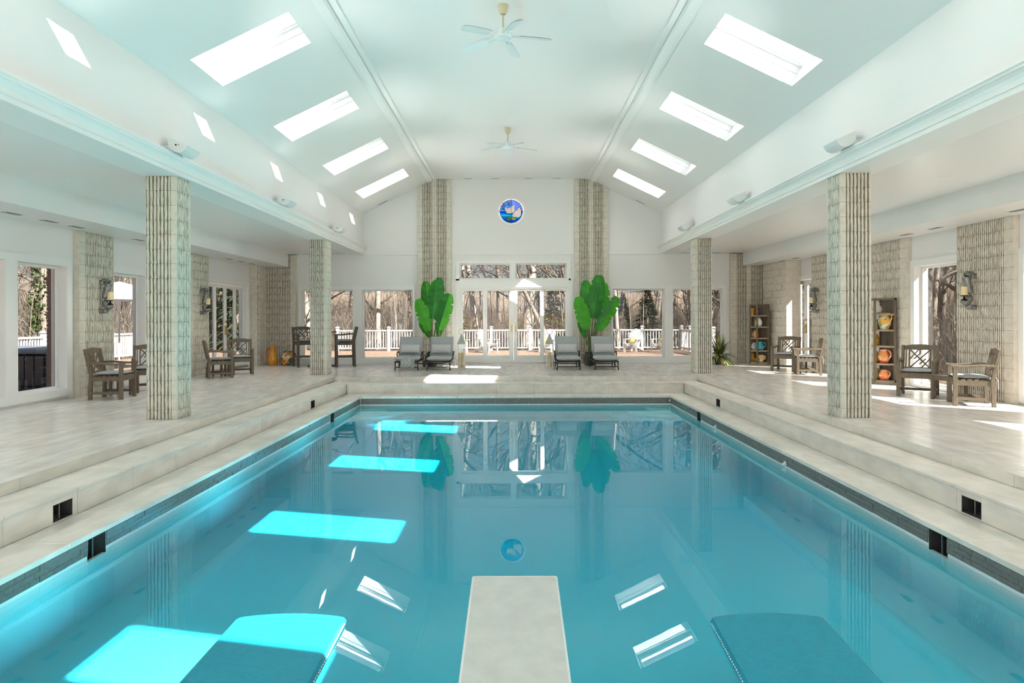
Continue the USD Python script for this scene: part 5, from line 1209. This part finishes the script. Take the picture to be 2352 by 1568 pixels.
named = [('stout pale forked tree straight behind the glazed doors', .75, 37.5, 16, .34, .75, 'bark_pale', 4, 0), ('pale leaning trunk behind the left leaf of the doors', -2.0, 39.0, 15, .20, .7, 'bark_pale', 9, .16), ('pair of pale trunks behind the left far window', -7.0, 36.0, 14, .16, .7, 'bark_pale', 12, .05),
         ('dark leaning trunk behind the right sidelight', 2.8, 36.5, 13, .15, .8, 'bark_grey', 15, -.42), ('dark crooked tree behind the right far windows', 10.2, 39.0, 15, .22, .9, 'bark_grey', 18, -.1), ('thick pale tree left of the double window', -11.5, 40.0, 16, .25, .7, 'bark_pale', 22, .04),
         ('dark trunk behind the window past the far right column', 12.0, 35.0, 14, .19, .8, 'bark_grey', 28, -.06)]
for l, x, y, H, r0, sp, bk, sd, ln in named: tree('bare_tree', l, (x, y, gz(x, y)), 0, sd, H, r0, sp, bk, lean=ln, kids=(13, 7, 5, 0))
protos = []
for i, (H, r0, sp, bk, ks) in enumerate([(15, .20, .7, 'bark_grey', (12, 7, 6, 0)), (13, .14, .8, 'bark_pale', (12, 7, 6, 0)), (16, .26, .75, 'bark_grey', (14, 7, 6, 0)), (12, .11, .9, 'bark_pale', (14, 6, 6, 0)), (14, .16, .6, 'bark_grey', (12, 7, 6, 0)), (9, .07, .8, 'twig', (16, 7, 6, 0))]):
    x, y = [(-16, 38), (18, 40), (-22, 30), (15, 33), (-5, 44), (6, 42)][i]
    protos.append(tree('bare_tree', LT, (x, y, gz(x, y)), i, 40 + i, H, r0, sp, bk, group=GT, kids=ks, first=.18))
def lab(x, y, q):
    w = ('left windows' if x < -16.4 and y < 34 else 'right windows' if x > 11 and y < 34 else 'deck railing') if True else ''
    tone = ('slim' if q == 5 else 'pale' if q in (1, 3) else 'grey')
    return f'{tone} bare winter tree in the woods ' + ('beyond the deck railing' if w == 'deck railing' else f'seen through the {w}'), f'{tone} bare trees, {w}'
for i, k in enumerate(protos):
    l_, g_ = lab([(-16, 38), (18, 40), (-22, 30), (15, 33), (-5, 44), (6, 42)][i][0], [38, 40, 30, 33, 44, 42][i], i); tag(k, l_, group=g_)
r = np.random.RandomState(5); n = 0; spots = []
while n < 175:
    z = r.rand()
    if z < .62: x, y = r.uniform(-34, 34), r.uniform(34.5, 66)
    elif z < .82: x, y = r.uniform(-44, -16.5), r.uniform(12, 40)
    else: x, y = r.uniform(15.0, 38), r.uniform(13.5, 40)
    if any((x - a) ** 2 + (y - b) ** 2 < 1.2 for a, b in spots) or (x < 9.5 and y < 34 and x > -16): continue
    spots.append((x, y)); n += 1
    q = r.randint(6); dup(protos[q], (x, y, gz(x, y)), r.uniform(0, 6.28), *lab(x, y, q), scale=float(r.uniform(.8, 1.2)))

# undergrowth of twigs
def thicket(seed, n, h, w):
    R_ = np.random.RandomState(seed); m = MB()
    for _ in range(n):
        p = np.array([np.clip(R_.normal(0, w / 2), -w * .7, w * .7), np.clip(R_.normal(0, w / 2), -w * .7, w * .7), 0]); d = np.array([R_.normal(0, .35 if h < 5 else .1), R_.normal(0, .35 if h < 5 else .1), 1.0]); d /= np.linalg.norm(d); L = h * R_.uniform(.4, 1.1); fat = 2.2 if h > 5 else 1.0
        b = R_.normal(0, .25 if h < 5 else .1, 3); q = np.array([p, p + d * L * .5, p + (d + b * .5) * L * .8, p + (d + b) * L]); m.tube(q, np.array([.016, .012, .008, .004]) * R_.uniform(.7, 1.4) * fat, 3, cap=False)
        for _ in range(3):
            t = R_.uniform(.25, .9); c = p + (d + b * max(0, t - .5)) * L * t; e = d + R_.normal(0, .7, 3); m.tube(np.array([c, c + e * L * .18, c + (e + R_.normal(0, .4, 3)) * L * .3]), (.007, .005, .002), 3, cap=False)
    return m
pi = UsdGeom.PointInstancer.Define(stage, '/World/undergrowth')
tag(pi.GetPrim(), 'tangle of bare brown brush between the woodland trees', 'undergrowth', kind='stuff')
for i, a in enumerate(((60, 3.0, 2.6), (70, 2.2, 2.4), (20, 7.5, 3.2))):
    usdkit.mesh(stage, f'/World/undergrowth/brush_{i}', thicket(60 + i, *a).mesh(), LK['twig'])
pi.CreatePrototypesRel().SetTargets([f'/World/undergrowth/brush_{i}' for i in range(3)])
P, Q, I, SC = [], [], [], []
while len(P) < 560:
    z = r.rand()
    if z < .66: x, y = r.uniform(-40, 40), r.uniform(34.2, 72)
    elif z < .83: x, y = r.uniform(-46, -16.5), r.uniform(10, 44)
    else: x, y = r.uniform(15.0, 42), r.uniform(12.0, 44)
    P.append(Gf.Vec3f(x, y, gz(x, y))); a = r.uniform(0, PI); Q.append(Gf.Quath(math.cos(a), 0, 0, math.sin(a))); I.append(int(r.choice(3, p=[.5, .42, .08]))); s = float(r.uniform(.6, 1.25)); SC.append(Gf.Vec3f(s, s, s * float(r.uniform(.7, 1.2))))
pi.CreatePositionsAttr(P); pi.CreateOrientationsAttr(Q); pi.CreateProtoIndicesAttr(I); pi.CreateScalesAttr(SC)

def conifer(label, x, y, H, W, seed, mat='needle', group=None):
    k = thing('spruce_tree', label, 'evergreen tree', (x, y, gz(x, y)), 0, group); R_ = np.random.RandomState(seed)
    part(k, 'trunk', MB().tube([(0, 0, -.3), (0, 0, H * .5), (0, 0, H)], (H * .018, H * .011, .01), 7), 'bark_grey'); m = MB()
    for i in range(int(H * 60)):
        t = R_.rand() ** .8; z = H * (.04 + .95 * t); L = W * (1 - t) * R_.uniform(.7, 1.1) + .12; a = R_.uniform(0, 2 * PI); ca, sa = math.cos(a), math.sin(a)
        s = np.linspace(.05, 1, 5)
        for e in range(4):
            da = R_.normal(0, .22); c2, s2 = math.cos(a + da), math.sin(a + da); q = R_.uniform(.45, 1)
            b = np.array([ca * L * q * .3, sa * L * q * .3, z]); tp = np.array([c2 * L * q, s2 * L * q, z - .22 * L * q + R_.uniform(-.05, .1)]); wd = np.array([-s2, c2, 0]) * .045 * (1 + L * .3)
            mid = (b + tp) / 2 + np.array([0, 0, .05]); m.add([b, mid + wd, tp, mid - wd], [(0, 1, 2), (0, 2, 3)])
    part(k, 'needles', m, mat)
conifer('small spruce behind the deck chairs, left of two', 5.75, 36.4, 3.9, 1.5, 1)
conifer('small spruce behind the deck chairs, right of two', 7.0, 36.2, 4.3, 1.7, 2)
conifer('green conifer outside the left folding doors', -13.3, 33.6, 7.5, 2.4, 3, 'needle')
conifer('bright yellowish conifer low behind the left door sidelight', -2.7, 35.5, 3.4, 1.2, 4, 'needle_gold')
conifer('olive evergreen behind the right door sidelight', 2.3, 38.8, 5.0, 1.7, 5, 'needle_gold')
conifer('tall dark evergreen at the back of the left woods', -15.9, 37.5, 9.5, 2.6, 6)
k = thing('ivy_trunk', 'tree trunk wrapped in green ivy outside the tall left window', 'tree', (-16.2, 24.0, gz(-16.2, 24.0))); R_ = np.random.RandomState(8)
part(k, 'trunk', MB().tube([(0, 0, -.3), (.1, 0, 3), (.0, .1, 7), (.3, 0, 11)], (.2, .17, .13, .06), 8), 'bark_grey'); m = MB()
for i in range(900):
    z = R_.uniform(.2, 5.2); a = R_.uniform(0, 2 * PI); rr = R_.uniform(.18, .52) * (1 - z / 9); c = np.array([rr * math.cos(a), rr * math.sin(a), z]); u = R_.normal(size=3); u /= np.linalg.norm(u); v = np.cross(u, R_.normal(size=3)); v /= np.linalg.norm(v); m.add([c, c + u * .09 + v * .05, c + u * .16, c + u * .09 - v * .05], [(0, 1, 2), (0, 2, 3)])
part(k, 'ivy_leaves', m, 'ivy', kind='stuff')
k = thing('grey_shrub', 'leafy grey-green shrub close outside the right glazed doors', 'shrub', (9.95, 24.4, gz(9.95, 24.4))); m = MB()
for i in range(2600):
    c = np.array([R_.normal(0, .6), R_.normal(0, 1.1), R_.uniform(.2, 3.6)]); u = R_.normal(size=3); u /= np.linalg.norm(u); v = np.cross(u, R_.normal(size=3)); v /= np.linalg.norm(v); m.add([c, c + u * .07 + v * .03, c + u * .15, c + u * .07 - v * .03], [(0, 1, 2), (0, 2, 3)])
part(k, 'foliage', m, 'shrub_grey', kind='stuff')
part(k, 'stem', thicket(77, 24, 3.4, 1.0), 'twig')
